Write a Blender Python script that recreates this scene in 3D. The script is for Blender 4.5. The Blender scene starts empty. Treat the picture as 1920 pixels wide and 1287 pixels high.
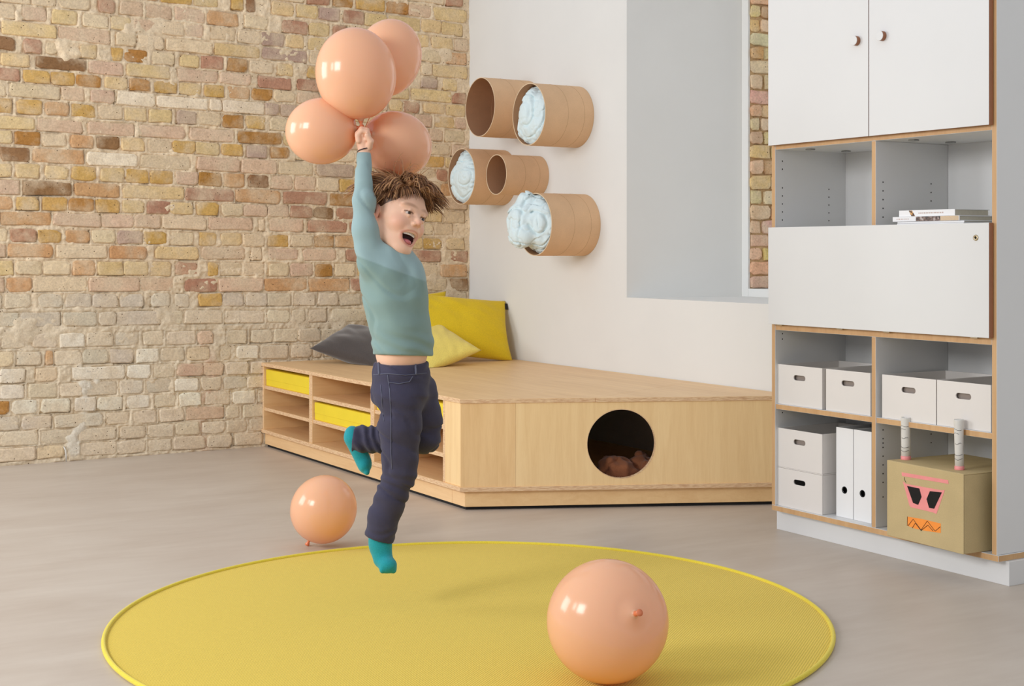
import bpy, bmesh, math, random
import numpy as np
from mathutils import Vector, Matrix

# ------------------------------------------------------------------ camera
F, CX, HZ, CAMH = 2640.0, 960.0, 473.0, 1.04          # focal length (px), principal column, horizon row, eye height
CA, SA = 0.8552, 0.5183                                # room yaw against the camera
CAM = np.array([-4.030, -7.128, CAMH])
RT, FW, UP = np.array([CA, -SA, 0]), np.array([SA, CA, 0]), np.array([0, 0, 1.0])
YAW = -math.atan2(SA, CA)
sc = bpy.context.scene
cam_d = bpy.data.cameras.new('camera'); cam = bpy.data.objects.new('camera', cam_d)
sc.collection.objects.link(cam); sc.camera = cam
cam_d.sensor_width = 36; cam_d.lens = F / 1920 * 36
cam_d.shift_y = -(643.5 - HZ) / 1920
cam.location = CAM; cam.rotation_euler = (math.pi / 2, 0, YAW)
cam_d.clip_start = 0.05

def cw(r, f, z):
    p = CAM + RT * r + FW * f
    return Vector((p[0], p[1], z))

# ------------------------------------------------------------------ light
w = bpy.data.worlds.new('world'); sc.world = w; w.use_nodes = True
bg = w.node_tree.nodes['Background']; bg.inputs[0].default_value = (0.965, 1.0, 1.07, 1); bg.inputs[1].default_value = 0.66
def area(name, loc, target, sx, sy, power, col=(1, 0.995, 0.99)):
    d = bpy.data.lights.new(name, 'AREA'); d.shape = 'RECTANGLE'; d.size = sx; d.size_y = sy
    d.energy = power; d.color = col
    o = bpy.data.objects.new(name, d); sc.collection.objects.link(o)
    o.location = loc; o.rotation_euler = (Vector(target) - Vector(loc)).to_track_quat('-Z', 'Y').to_euler()
    return o
area('softbox_light', cw(-3.5, 1.30, 2.40), cw(0.1, 4.6, 0.8), 1.25, 1.25, 92)
area('softbox_strip_light', cw(-3.9, 2.45, 2.25), cw(0.1, 4.6, 0.6), 0.4, 0.9, 16)
area('left_window_light', cw(-4.9, 4.5, 2.0), cw(0.6, 4.7, 0.8), 1.7, 1.7, 84, (0.98, 1.0, 1.03))
area('window_daylight', (1.75, -2.25, 1.9), (-1.5, -2.6, 1.2), 1.5, 2.2, 14, (0.97, 0.98, 1))
sc.view_settings.view_transform = 'Standard'; sc.view_settings.look = 'None'
sc.view_settings.exposure = 0.0; sc.view_settings.gamma = 1; sc.view_settings.use_curve_mapping = False

# ------------------------------------------------------------------ helpers
def ray(px, py): return (px - CX) / F * RT + FW - (py - HZ) / F * UP
def onz(px, py, z): d = ray(px, py); return CAM + d * ((z - CAM[2]) / d[2])
def onx(px, py, x): d = ray(px, py); return CAM + d * ((x - CAM[0]) / d[0])
def ony(px, py, y): d = ray(px, py); return CAM + d * ((y - CAM[1]) / d[1])
def proj(p):
    q = np.array(p) - CAM; Y = q @ FW
    return CX + F * (q @ RT) / Y, HZ - F * q[2] / Y, Y
rng = random.Random(7); nrs = np.random.RandomState(11)
COL = sc.collection
def s2l(c):
    return tuple(((v / 255) / 12.92 if v / 255 <= 0.04045 else ((v / 255 + 0.055) / 1.055) ** 2.4) for v in c)
def tag(o, label=None, cat=None, group=None, kind=None):
    if label: o['label'] = label
    if cat: o['category'] = cat
    if group: o['group'] = group
    if kind: o['kind'] = kind
    return o
def thing(name, label, cat, loc=(0, 0, 0), rz=0.0, group=None):
    o = bpy.data.objects.new(name, None); COL.objects.link(o)
    o.location = loc; o.rotation_euler = (0, 0, rz); o.empty_display_size = 0.05
    return tag(o, label, cat, group)
def mesh(name, v, f, mat=None, parent=None, smooth=False, loc=None, rot=None, col=None):
    m = bpy.data.meshes.new(name); m.from_pydata([tuple(p) for p in v], [], [tuple(q) for q in f]); m.update()
    if col is not None:
        a = m.color_attributes.new('col', 'FLOAT_COLOR', 'POINT')
        a.data.foreach_set('color', np.asarray(col, dtype=np.float32).ravel())
    if smooth: m.polygons.foreach_set('use_smooth', [True] * len(m.polygons))
    if mat: m.materials.append(mat)
    o = bpy.data.objects.new(name, m); COL.objects.link(o)
    if parent: o.parent = parent
    if loc is not None: o.location = loc
    if rot is not None: o.rotation_euler = rot
    return o
def from_bm(name, bm, mat, parent=None, smooth=False, loc=None, rot=None):
    bmesh.ops.recalc_face_normals(bm, faces=bm.faces)
    m = bpy.data.meshes.new(name); bm.to_mesh(m); bm.free()
    if smooth: m.polygons.foreach_set('use_smooth', [True] * len(m.polygons))
    if mat: m.materials.append(mat)
    o = bpy.data.objects.new(name, m); COL.objects.link(o)
    if parent: o.parent = parent
    if loc is not None: o.location = loc
    if rot is not None: o.rotation_euler = rot
    return o
def box(name, lo, hi, mat, parent=None, bev=0.0012, loc=None, rot=None, seg=1):
    bm = bmesh.new(); bmesh.ops.create_cube(bm, size=1)
    for v in bm.verts:
        v.co = Vector([(lo[i] + hi[i]) / 2 + v.co[i] * (hi[i] - lo[i]) for i in range(3)])
    if bev: bmesh.ops.bevel(bm, geom=list(bm.edges), offset=bev, segments=seg, profile=0.5, affect='EDGES')
    return from_bm(name, bm, mat, parent, loc=loc, rot=rot)
def prism(name, pts, z0, z1, mat, parent=None, bev=0.0, loc=None, rot=None):
    bm = bmesh.new(); vs = [bm.verts.new((p[0], p[1], z0)) for p in pts]; f = bm.faces.new(vs)
    r = bmesh.ops.extrude_face_region(bm, geom=[f])
    for v in r['geom']:
        if isinstance(v, bmesh.types.BMVert): v.co.z = z1
    if bev: bmesh.ops.bevel(bm, geom=list(bm.edges), offset=bev, segments=1, affect='EDGES')
    return from_bm(name, bm, mat, parent, loc=loc, rot=rot)
def lathe(prof, n=48):
    """profile (r,z) list -> verts, faces around z"""
    v, f = [], []
    for r, z in prof:
        for k in range(n):
            a = 2 * math.pi * k / n; v.append((r * math.cos(a), r * math.sin(a), z))
    for i in range(len(prof) - 1):
        for k in range(n):
            k2 = (k + 1) % n; f.append((i * n + k, i * n + k2, (i + 1) * n + k2, (i + 1) * n + k))
    return v, f
def tube_path(pts, rad, n=6, closed=False):
    pts = [Vector(p) for p in pts]; v, f = [], []
    m = len(pts)
    for i, p in enumerate(pts):
        if closed: t = (pts[(i + 1) % m] - pts[i - 1])
        else: t = pts[min(i + 1, m - 1)] - pts[max(i - 1, 0)]
        t.normalize()
        a = Vector((0, 0, 1)) if abs(t.z) < 0.9 else Vector((1, 0, 0))
        u = t.cross(a).normalized(); w_ = t.cross(u)
        r = rad[i] if hasattr(rad, '__len__') else rad
        for k in range(n):
            g = 2 * math.pi * k / n; v.append(p + (u * math.cos(g) + w_ * math.sin(g)) * r)
    for i in range(m if closed else m - 1):
        j = (i + 1) % m
        for k in range(n):
            k2 = (k + 1) % n; f.append((i * n + k, i * n + k2, j * n + k2, j * n + k))
    if not closed:
        f.append(tuple(range(n - 1, -1, -1))); f.append(tuple((m - 1) * n + k for k in range(n)))
    return v, f
def merge(parts):
    v, f = [], []
    for a, b in parts:
        o = len(v); v += list(a); f += [tuple(i + o for i in q) for q in b]
    return v, f
def plate_hole(name, x0, x1, z0, z1, hole, t, mat, parent=None, loc=None, rot=None, bev=0.0):
    """plate in local xz, thickness t towards +y, with one hole (list of xz points ccw)"""
    n = len(hole); cx = sum(p[0] for p in hole) / n; cz = sum(p[1] for p in hole) / n
    outer = []
    cor = [(x0, z0), (x1, z0), (x1, z1), (x0, z1)]
    idx_c = {}
    for c in cor:
        ang = math.atan2(c[1] - cz, c[0] - cx)
        best = min(range(n), key=lambda i: abs(math.remainder(math.atan2(hole[i][1] - cz, hole[i][0] - cx) - ang, 2 * math.pi)))
        idx_c[best] = c
    for i, (x, z) in enumerate(hole):
        if i in idx_c: outer.append(idx_c[i]); continue
        dx, dz = x - cx, z - cz
        s = min([((x1 - cx) / dx if dx > 0 else (x0 - cx) / dx) if abs(dx) > 1e-9 else 1e9,
                 ((z1 - cz) / dz if dz > 0 else (z0 - cz) / dz) if abs(dz) > 1e-9 else 1e9])
        outer.append((cx + dx * s, cz + dz * s))
    v, f = [], []
    for y in (0, t):
        v += [(p[0], y, p[1]) for p in outer]; v += [(p[0], y, p[1]) for p in hole]
    for i in range(n):
        j = (i + 1) % n
        f.append((i, j, n + j, n + i))                                   # front
        f.append((2 * n + j, 2 * n + i, 3 * n + i, 3 * n + j))           # back
        f.append((n + i, n + j, 3 * n + j, 3 * n + i))                   # hole wall
        f.append((j, i, 2 * n + i, 2 * n + j))                           # outer wall
    return mesh(name, v, f, mat, parent, loc=loc, rot=rot)
def circle_pts(cx, cz, r, n=64): return [(cx + r * math.cos(2 * math.pi * k / n + 0.01), cz + r * math.sin(2 * math.pi * k / n + 0.01)) for k in range(n)]
def stadium(cx, cz, w_, h_, n=10):
    r = h_ / 2; p = []
    for k in range(n + 1):
        a = -math.pi / 2 + math.pi * k / n; p.append((cx + w_ / 2 - r + r * math.cos(a), cz + r * math.sin(a)))
    for k in range(n + 1):
        a = math.pi / 2 + math.pi * k / n; p.append((cx - w_ / 2 + r + r * math.cos(a), cz + r * math.sin(a)))
    return p
# --- noise
def vnoise2(x, y, seed=0):
    rs = np.random.RandomState(seed); T = rs.rand(256, 256).astype(np.float32)
    xi = np.floor(x).astype(int); yi = np.floor(y).astype(int); fx = x - xi; fy = y - yi
    fx = fx * fx * (3 - 2 * fx); fy = fy * fy * (3 - 2 * fy)
    g = lambda i, j: T[i % 256, j % 256]
    return (g(xi, yi) * (1 - fx) + g(xi + 1, yi) * fx) * (1 - fy) + (g(xi, yi + 1) * (1 - fx) + g(xi + 1, yi + 1) * fx) * fy
def vnoise3(x, y, z, seed=0):
    rs = np.random.RandomState(seed); T = rs.rand(64, 64, 64).astype(np.float32)
    xi = np.floor(x).astype(int); yi = np.floor(y).astype(int); zi = np.floor(z).astype(int)
    fx = x - xi; fy = y - yi; fz = z - zi
    fx = fx * fx * (3 - 2 * fx); fy = fy * fy * (3 - 2 * fy); fz = fz * fz * (3 - 2 * fz)
    g = lambda i, j, k: T[i % 64, j % 64, k % 64]
    c = lambda k: (g(xi, yi, k) * (1 - fx) + g(xi + 1, yi, k) * fx) * (1 - fy) + (g(xi, yi + 1, k) * (1 - fx) + g(xi + 1, yi + 1, k) * fx) * fy
    return c(zi) * (1 - fz) + c(zi + 1) * fz

# --- materials
class NT:
    def __init__(s, name):
        s.m = bpy.data.materials.new(name); s.m.use_nodes = True; s.n = s.m.node_tree.nodes; s.l = s.m.node_tree.links
        s.b = s.n['Principled BSDF']
    def node(s, t, **kw):
        o = s.n.new(t)
        for k, v in kw.items():
            if k.startswith('i_'):
                key = k[2:]; key = int(key) if key.isdigit() else key.replace('_', ' ')
                o.inputs[key].default_value = v
            else: setattr(o, k, v)
        return o
    def link(s, a, b): s.l.new(a, b)
    def coords(s, scale=(1, 1, 1), kind='Object', rot=(0, 0, 0)):
        t = s.node('ShaderNodeTexCoord'); m = s.node('ShaderNodeMapping'); m.inputs['Scale'].default_value = scale
        m.inputs['Rotation'].default_value = rot
        s.link(t.outputs[kind], m.inputs['Vector']); return m.outputs[0]
    def noise(s, vec, scale, detail=4, rough=0.55, dist=0.0):
        n = s.node('ShaderNodeTexNoise'); n.inputs['Scale'].default_value = scale; n.inputs['Detail'].default_value = detail
        n.inputs['Roughness'].default_value = rough; n.inputs['Distortion'].default_value = dist
        if vec is not None: s.link(vec, n.inputs['Vector'])
        return n.outputs['Fac']
    def ramp(s, fac, stops):
        r = s.node('ShaderNodeValToRGB'); e = r.color_ramp.elements
        while len(e) < len(stops): e.new(0.5)
        for el, (p, c) in zip(e, stops): el.position = p; el.color = (*c, 1) if len(c) == 3 else c
        s.link(fac, r.inputs[0]); return r.outputs[0]
    def mix(s, fac, a, b, mode='MIX'):
        m = s.node('ShaderNodeMix'); m.data_type = 'RGBA'; m.blend_type = mode
        for i, v in ((0, fac), (6, a), (7, b)):
            if hasattr(v, 'is_linked') or hasattr(v, 'links'): s.link(v, m.inputs[i])
            else: m.inputs[i].default_value = v if i == 0 else (*v[:3], 1)
        return m.outputs[2]
    def bump(s, fac, strength=0.3, dist=0.01):
        b = s.node('ShaderNodeBump'); b.inputs['Strength'].default_value = strength; b.inputs['Distance'].default_value = dist
        s.link(fac, b.inputs['Height']); s.link(b.outputs[0], s.b.inputs['Normal'])
    def base(s, v):
        if hasattr(v, 'links'): s.link(v, s.b.inputs['Base Color'])
        else: s.b.inputs['Base Color'].default_value = (*v, 1)
    def rough(s, v): s.b.inputs['Roughness'].default_value = v
    def spec(s, v): s.b.inputs['Specular IOR Level'].default_value = v
def plain(name, rgb, rough=0.5, var=0.06, scale=12, bump=0.0, bscale=60, spec=0.5, kind='Object', metal=0.0):
    t = NT(name); c = s2l(rgb); vec = t.coords(kind=kind)
    n = t.noise(vec, scale, 4)
    t.base(t.ramp(n, [(0.3, tuple(x * (1 - var) for x in c)), (0.7, tuple(min(1, x * (1 + var)) for x in c))]))
    t.rough(rough); t.spec(spec); t.b.inputs['Metallic'].default_value = metal
    if bump: t.bump(t.noise(vec, bscale, 5), bump, 0.004)
    return t.m
def wood(name, light, dark, axis='z', rough=0.42, gscale=1.0):
    t = NT(name); sx = {'x': (1.2, 16, 16), 'y': (16, 1.2, 16), 'z': (16, 16, 1.2)}[axis]
    sx = tuple(v * gscale for v in sx)
    vec = t.coords(sx); n = t.noise(vec, 2.2, 6, 0.6, 0.6); n2 = t.noise(t.coords(tuple(v * 5 for v in sx)), 3, 3, 0.6)
    big = t.noise(t.coords(tuple(v * 0.22 for v in sx)), 2, 2)
    c = t.ramp(n, [(0.32, s2l(dark)), (0.62, s2l(light))])
    c = t.mix(0.22, c, t.ramp(n2, [(0.35, s2l(dark)), (0.6, s2l(light))]))
    c = t.mix(0.35, c, t.ramp(big, [(0.35, s2l(dark)), (0.65, s2l(light))]))
    t.base(c); t.rough(rough); t.bump(n2, 0.06, 0.002); return t.m
M = {}
M['white_wall'] = plain('white_plaster', (224, 224, 221), 0.9, 0.015, 3, 0.08, 30, 0.2)
M['ply_z'] = wood('ply_vertical', (244, 208, 154), (226, 184, 128), 'z')
M['ply_y'] = wood('ply_lengthwise', (242, 205, 155), (222, 180, 128), 'y')
M['ply_x'] = wood('ply_crosswise', (244, 208, 154), (228, 186, 130), 'x')
M['ply_pale'] = wood('ply_pale_veneer', (248, 216, 162), (234, 196, 140), 'z')
def ply_edge():
    t = NT('ply_edge'); tc = t.node('ShaderNodeTexCoord'); sp = t.node('ShaderNodeSeparateXYZ'); t.link(tc.outputs['Object'], sp.inputs[0])
    n = t.noise(t.coords((40, 40, 420)), 1.0, 3)
    t.base(t.ramp(n, [(0.35, s2l((204, 160, 120))), (0.6, s2l((234, 202, 160)))])); t.rough(0.6); return t.m
M['ply_edge'] = ply_edge()
M['beech'] = wood('beech_edge', (210, 170, 122), (192, 148, 100), 'z', 0.5)
M['laminate'] = plain('white_laminate', (221, 221, 220), 0.38, 0.008, 5, spec=0.4)
M['box_white'] = plain('white_board_box', (226, 221, 216), 0.75, 0.012, 8, 0.03, 200, 0.2)
M['paper_white'] = plain('binder_white', (236, 236, 236), 0.45, 0.01, 8)
M['dark'] = plain('dark_hollow', (18, 14, 12), 0.9, 0.1)
M['black_base'] = plain('black_base', (16, 16, 18), 0.7, 0.1)
M['brown_edge'] = plain('door_edge_brown', (150, 95, 62), 0.5, 0.08, 20)
M['steel'] = plain('grey_steel', (150, 150, 148), 0.4, 0.04, metal=0.3)
M['metal'] = plain('nickel', (190, 175, 145), 0.3, 0.04, metal=0.9)
def cardboard(name, c, rib=False):
    t = NT(name); vec = t.coords(); n = t.noise(vec, 9, 5); fine = t.noise(t.coords((300, 300, 300)), 1.0, 2)
    a = s2l(c)
    col = t.ramp(n, [(0.3, tuple(x * 0.93 for x in a)), (0.7, tuple(x * 1.05 for x in a))])
    col = t.mix(0.12, col, t.ramp(fine, [(0.4, tuple(x * 0.7 for x in a)), (0.6, tuple(min(1, x * 1.15) for x in a))]))
    t.base(col); t.rough(0.75); t.spec(0.25); t.bump(fine, 0.05, 0.001); return t.m
M['card_tube'] = cardboard('tube_cardboard', (222, 184, 145))
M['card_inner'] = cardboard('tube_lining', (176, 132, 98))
M['card_rim'] = cardboard('tube_rim', (218, 194, 162))
M['card_seam'] = cardboard('tube_seam', (168, 132, 98))
M['card_box'] = cardboard('box_cardboard', (196, 175, 130))
M['pink_tape'] = plain('pink_tape', (238, 148, 146), 0.4, 0.06, 30)
M['orange_paper'] = plain('orange_paper', (250, 150, 58), 0.7, 0.04, 20)
M['ink'] = plain('ink', (40, 24, 22), 0.7, 0.1)
M['pale_paper'] = plain('pale_paper', (216, 213, 206), 0.8, 0.03, 30, 0.1, 80)
def fabric(name, rgb, sc_=260, bump=0.35, var=0.10, rough=0.9, sheen=0.2):
    t = NT(name); c = s2l(rgb); v = t.coords((sc_, sc_, sc_)); f = t.noise(v, 1.0, 2, 0.5); big = t.noise(t.coords(), 6, 4)
    col = t.ramp(f, [(0.3, tuple(x * (1 - var * 1.6) for x in c)), (0.7, tuple(min(1, x * (1 + var)) for x in c))])
    col = t.mix(0.3, col, t.ramp(big, [(0.3, tuple(x * (1 - var) for x in c)), (0.7, c)]))
    t.base(col); t.rough(rough); t.spec(0.15); t.b.inputs['Sheen Weight'].default_value = sheen
    t.bump(f, bump, 0.0015); return t.m
M['mustard'] = fabric('mustard_cotton', (230, 198, 40))
M['lemon'] = fabric('lemon_cotton', (234, 212, 110))
M['charcoal'] = fabric('charcoal_velvet', (74, 68, 66), 180, 0.2, 0.1, 0.7, 0.5)
M['duvet'] = fabric('pale_blue_duvet', (214, 230, 233), 120, 0.05, 0.02, 0.7)
M['blanket'] = fabric('brown_blanket', (150, 95, 65), 200)
M['drawer'] = plain('yellow_box_board', (238, 212, 48), 0.55, 0.03, 10, 0.03, 60)
def rug_mat():
    t = NT('yellow_rug_weave'); c = s2l((226, 196, 74))
    wv = t.node('ShaderNodeTexWave'); wv.wave_type = 'BANDS'; wv.bands_direction = 'X'; wv.inputs['Scale'].default_value = 48
    wv.inputs['Distortion'].default_value = 1.2; wv.inputs['Detail'].default_value = 2; wv.inputs['Detail Scale'].default_value = 2.0
    t.link(t.coords(rot=(0, 0, math.radians(53))), wv.inputs['Vector'])
    f = t.noise(t.coords((260, 260, 260)), 1, 3)
    col = t.ramp(wv.outputs['Fac'], [(0.0, tuple(x * 0.80 for x in c)), (0.75, tuple(x * 1.08 for x in c))])
    col = t.mix(0.25, col, t.ramp(f, [(0.3, tuple(x * 0.7 for x in c)), (0.7, tuple(x * 1.15 for x in c))]))
    t.base(col); t.rough(0.95); t.spec(0.1); t.b.inputs['Sheen Weight'].default_value = 0.15
    t.bump(wv.outputs['Fac'], 0.35, 0.003); return t.m
M['rug'] = rug_mat(); M['rug_edge'] = fabric('rug_piping', (228, 206, 66), 300)
def floor_mat():
    t = NT('grey_beige_floor'); vec = t.coords((1, 2.6, 1), rot=(0, 0, 0.5)); n = t.noise(vec, 1.6, 6, 0.6, 0.4); n2 = t.noise(t.coords((3, 22, 3), rot=(0, 0, 0.5)), 1.2, 4)
    c = t.ramp(n, [(0.3, s2l((186, 172, 158))), (0.7, s2l((202, 191, 178)))])
    c = t.mix(0.10, c, t.ramp(n2, [(0.35, s2l((178, 162, 148))), (0.65, s2l((210, 200, 188)))]))
    t.base(c); t.rough(0.42); t.spec(0.35); t.bump(n2, 0.015, 0.002); return t.m
M['floor'] = floor_mat()
def brick_mat(name='weathered_brick', mortar=False):
    t = NT(name); at = t.node('ShaderNodeAttribute'); at.attribute_name = 'col'
    pos = t.node('ShaderNodeNewGeometry').outputs['Position']
    n = t.noise(pos, 22, 6, 0.65); n2 = t.noise(pos, 110, 4, 0.65); n3 = t.noise(pos, 7, 5, 0.6)
    c = at.outputs['Color']
    if mortar:
        c = t.mix(0.55, c, t.mix(1.0, c, t.ramp(n2, [(0.3, (0.72, 0.70, 0.67)), (0.65, (1.10, 1.09, 1.07))]), 'MULTIPLY'))
        c = t.mix(0.5, c, t.mix(1.0, c, t.ramp(n3, [(0.3, (0.85, 0.82, 0.78)), (0.7, (1.08, 1.07, 1.05))]), 'MULTIPLY'))
    else:
        c = t.mix(0.8, c, t.mix(1.0, c, t.ramp(n, [(0.28, (0.82, 0.78, 0.74)), (0.5, (1, 1, 1)), (0.72, (1.14, 1.13, 1.10))]), 'MULTIPLY'))
        smear = t.ramp(n3, [(0.44, (0, 0, 0)), (0.66, (0.70, 0.70, 0.70))])
        c = t.mix(smear, c, s2l((226, 206, 176)))
        c = t.mix(0.75, c, t.mix(1.0, c, t.ramp(n2, [(0.3, (0.72, 0.7, 0.68)), (0.65, (1.08, 1.08, 1.07))]), 'MULTIPLY'))
    vo = t.node('ShaderNodeTexVoronoi'); vo.inputs['Scale'].default_value = 55; t.link(pos, vo.inputs['Vector'])
    sel = t.noise(pos, 34, 1)
    pit = t.ramp(vo.outputs['Distance'], [(0.0, (1, 1, 1)), (0.13, (1, 1, 1)), (0.17, (0, 0, 0))])
    selr = t.ramp(sel, [(0.56, (0, 0, 0)), (0.6, (1, 1, 1))])
    c = t.mix(t.mix(1.0, pit, selr, 'MULTIPLY'), c, s2l((96, 74, 52)))
    t.base(c); t.rough(0.95); t.spec(0.1)
    h = t.mix(0.35, n, n2); t.bump(h, 0.85 if mortar else 0.65, 0.008 if mortar else 0.006); return t.m
M['brick'] = brick_mat(); M['mortar'] = brick_mat('lime_mortar', True)
def balloon_mat():
    t = NT('peach_latex'); c = s2l((250, 199, 160)); lw = t.node('ShaderNodeLayerWeight'); lw.inputs[0].default_value = 0.35
    n = t.noise(t.coords(), 3, 2)
    t.base(t.ramp(n, [(0.3, tuple(x * 0.97 for x in c)), (0.7, c)]))
    t.rough(0.16); t.spec(0.5); b = t.b
    b.inputs['Subsurface Weight'].default_value = 0.15; b.inputs['Subsurface Radius'].default_value = (0.10, 0.05, 0.025); b.inputs['Subsurface Scale'].default_value = 0.4
    tr = t.node('ShaderNodeBsdfTranslucent'); tr.inputs['Color'].default_value = (*s2l((255, 186, 118)), 1)
    mx = t.node('ShaderNodeMixShader'); mx.inputs[0].default_value = 0.24; t.link(b.outputs[0], mx.inputs[1]); t.link(tr.outputs[0], mx.inputs[2])
    t.link(mx.outputs[0], t.n['Material Output'].inputs['Surface'])
    return t.m
M['balloon'] = balloon_mat(); M['knot'] = plain('latex_knot', (226, 128, 84), 0.35, 0.05)

# ------------------------------------------------------------------ the room
box('floor', (-7.5, -9.5, -0.06), (1.0, 0.2, 0.0), M['floor'], bev=0)['kind'] = 'structure'

# brick wall: rows transcribed as  y0 (row centre at picture column 0) and bricks 'x0-x1' + colour code
ROWS = [
(-112, "837-866R"),
(-78, "575-617R 625-662d 668-722o 724-765d 767-807P 814-874y"),
(-46, "300-358o 363-409y 433-455o 463-477k 509-550y 555-594y 599-636g 643-681R 683-724y 727-788y 790-826y 829-867y"),
(-11, "60-104b 108-167b 184-214R 225-267P 274-322P 327-384P 388-447r 459-502b 530-576R 581-618y 625-650R 742-776y 780-805y 808-849y 851-877P"),
(20, "0-27b 43-87P 97-145y 154-203b 303-344b 347-382P 396-440b 445-487b 490-533g 535-569y 579-612y 790-825b"),
(51, "3-105y 110-205P 217-254b 310-397b 402-485y 492-576g 582-606b 790-809b 812-876y"),
(81, "0-28k 43-77R 86-107b 149-180y 209-230o 234-276d 284-327b 338-373y 378-419R 426-463d 467-510b 520-550y 577-606o 789-820g 830-857y"),
(110, "0-54y 67-160k 167-229P 237-317y 333-409P 411-469P 485-547R 557-605R 770-846y 849-872R"),
(138, "0-36R 43-92o 96-140o 144-188d 195-239y 242-282d 290-331o 337-378y 382-420o 428-468r 473-511d 514-552b 557-599P 729-754y 755-787R 795-832y 835-872y"),
(167, "0-12b 18-112b 114-158P 170-214P 220-291w 295-389w 393-415w 417-495w 497-522g 524-556g 778-809P 814-852y 854-873P"),
(197, "0-23o 32-78o 85-130r 133-177o 184-229b 234-275y 280-322y 330-369g 371-414b 418-456d 462-498o 506-541b 805-831P 834-871b"),
(229, "0-64y 70-154P 164-252P 262-347P 356-440P 446-526d 531-560y 806-843b"),
(257, "0-22y 28-73d 79-125b 133-175r 183-224k 228-270y 278-321b 324-365o 368-411y 415-455o 461-500g 507-542d 555-585b 796-831o"),
(288, "0-55k 63-157r 162-258w 264-358b 370-448P 451-519P 522-587b 593-662g 790-817b 820-838R"),
(319, "0-21y 28-73y 83-128y 135-180o 188-231y 235-277o 282-324o 329-370P 373-414d 420-459r 464-503k 509-547P 551-591P 593-633b 636-667o"),
(350, "0-38P 44-134k 139-223r 231-344y 348-437R 443-524r 532-611R 619-664d 790-830b"),
(380, "0-23r 30-73o 79-125o 130-174d 179-225o 228-269y 276-317R 320-362y 368-409o 415-454b 457-499P 501-541P 545-583R 589-625k 631-664R 796-829y 834-870b"),
(409, "2-96r 100-187P 192-250P 252-300P 304-387b 392-473P 485-496b 505-569P 577-650R 656-690R 796-811b 814-850b"),
(441, "0-14b 19-68R 72-115o 123-167r 170-217b 220-267g 270-313o 319-364b 375-404o 415-454y 456-496b 502-540o 545-586b 591-626d 630-665r 795-827o 837-870y"),
(470, "0-11P 16-98r 106-200b 206-274r 290-372y 377-459P 470-490b 502-558P 567-629P 648-690R 772-826R 846-877R"),
(502, "0-25y 29-78b 82-131b 136-178r 184-230y 232-277y 283-321y 330-370R 389-408o 413-454b 456-494b 502-540b 544-585P 590-623d 627-665b 790-820b"),
(534, "0-8P 12-59r 61-163b 167-260P 264-325P 347-407R 409-492P 497-575r 580-654r 658-690R 800-838b 846-876k"),
(565, "8-58c 71-118n 122-171n 174-220n 224-269n 282-318n 327-353n 371-415o 416-456n 460-500n 501-546c 550-591c 596-634c 637-675c 800-840c"),
(600, "0-36n 39-114n 117-182n 184-217n 219-300n 312-342c 346-416c 421-494c 500-544c 546-573c 578-612c 621-692c"),
(641, "3-49c 60-108c 111-158C 162-212c 216-260n 268-307c 313-368c 370-399P 424-462c 471-510c 513-557c 559-600c 603-650c"),
(674, "0-24b 30-78n 85-99r 104-151c 155-203n 206-251n 255-297C 303-344c 350-391b 414-433c 443-483C 487-538c 544-584c 586-603c"),
(706, "0-47C 68-108b 134-233C 239-282C 288-328c 332-380P 381-419P 422-466c 469-500c"),
(736, "0-44C 52-107c 113-154c 160-218n 224-268n 274-323n 328-372C 376-414c 419-462n 464-500c"),
(766, "0-16d 22-69C 76-130C 140-178C 183-230C 237-282C 290-330c 336-376C 385-432c 437-479C"),
(796, "0-35n 41-97n 103-193n 200-243c 249-294c 298-345c 349-420P 424-449c 455-500c"),
(825, "0-70c 76-140c 148-218c 224-272c 278-326c 330-374c 378-422c 424-462c 466-500c"),
(854, "0-68c 70-121b 152-218c 222-274c 278-322c 326-384c 388-433c 440-490c"),
]
PAL = {'b': (230, 208, 174), 'P': (222, 192, 164), 'y': (226, 198, 148), 'o': (212, 172, 104), 'd': (184, 134, 74), 'r': (212, 166, 120),
       'R': (190, 144, 118), 'k': (156, 120, 86), 'g': (190, 164, 146), 'w': (246, 230, 204), 'c': (226, 210, 184), 'C': (238, 228, 208), 'n': (218, 205, 184)}
def yline(y0, x): return 536 + (y0 - 536) * (1 - x / 4920)
wall_back = None
bricks = []                                  # (corner quad in x,z ; colour ; pixel area)
def brick_quad(x0, x1, ya, yb):
    q = []
    for px, y0 in ((x0, yb), (x1, yb), (x1, ya), (x0, ya)):
        p = ony(px, yline(y0, px), 0.0); q.append((p[0], p[2]))
    return q
ys = [r[0] for r in ROWS]
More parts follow.
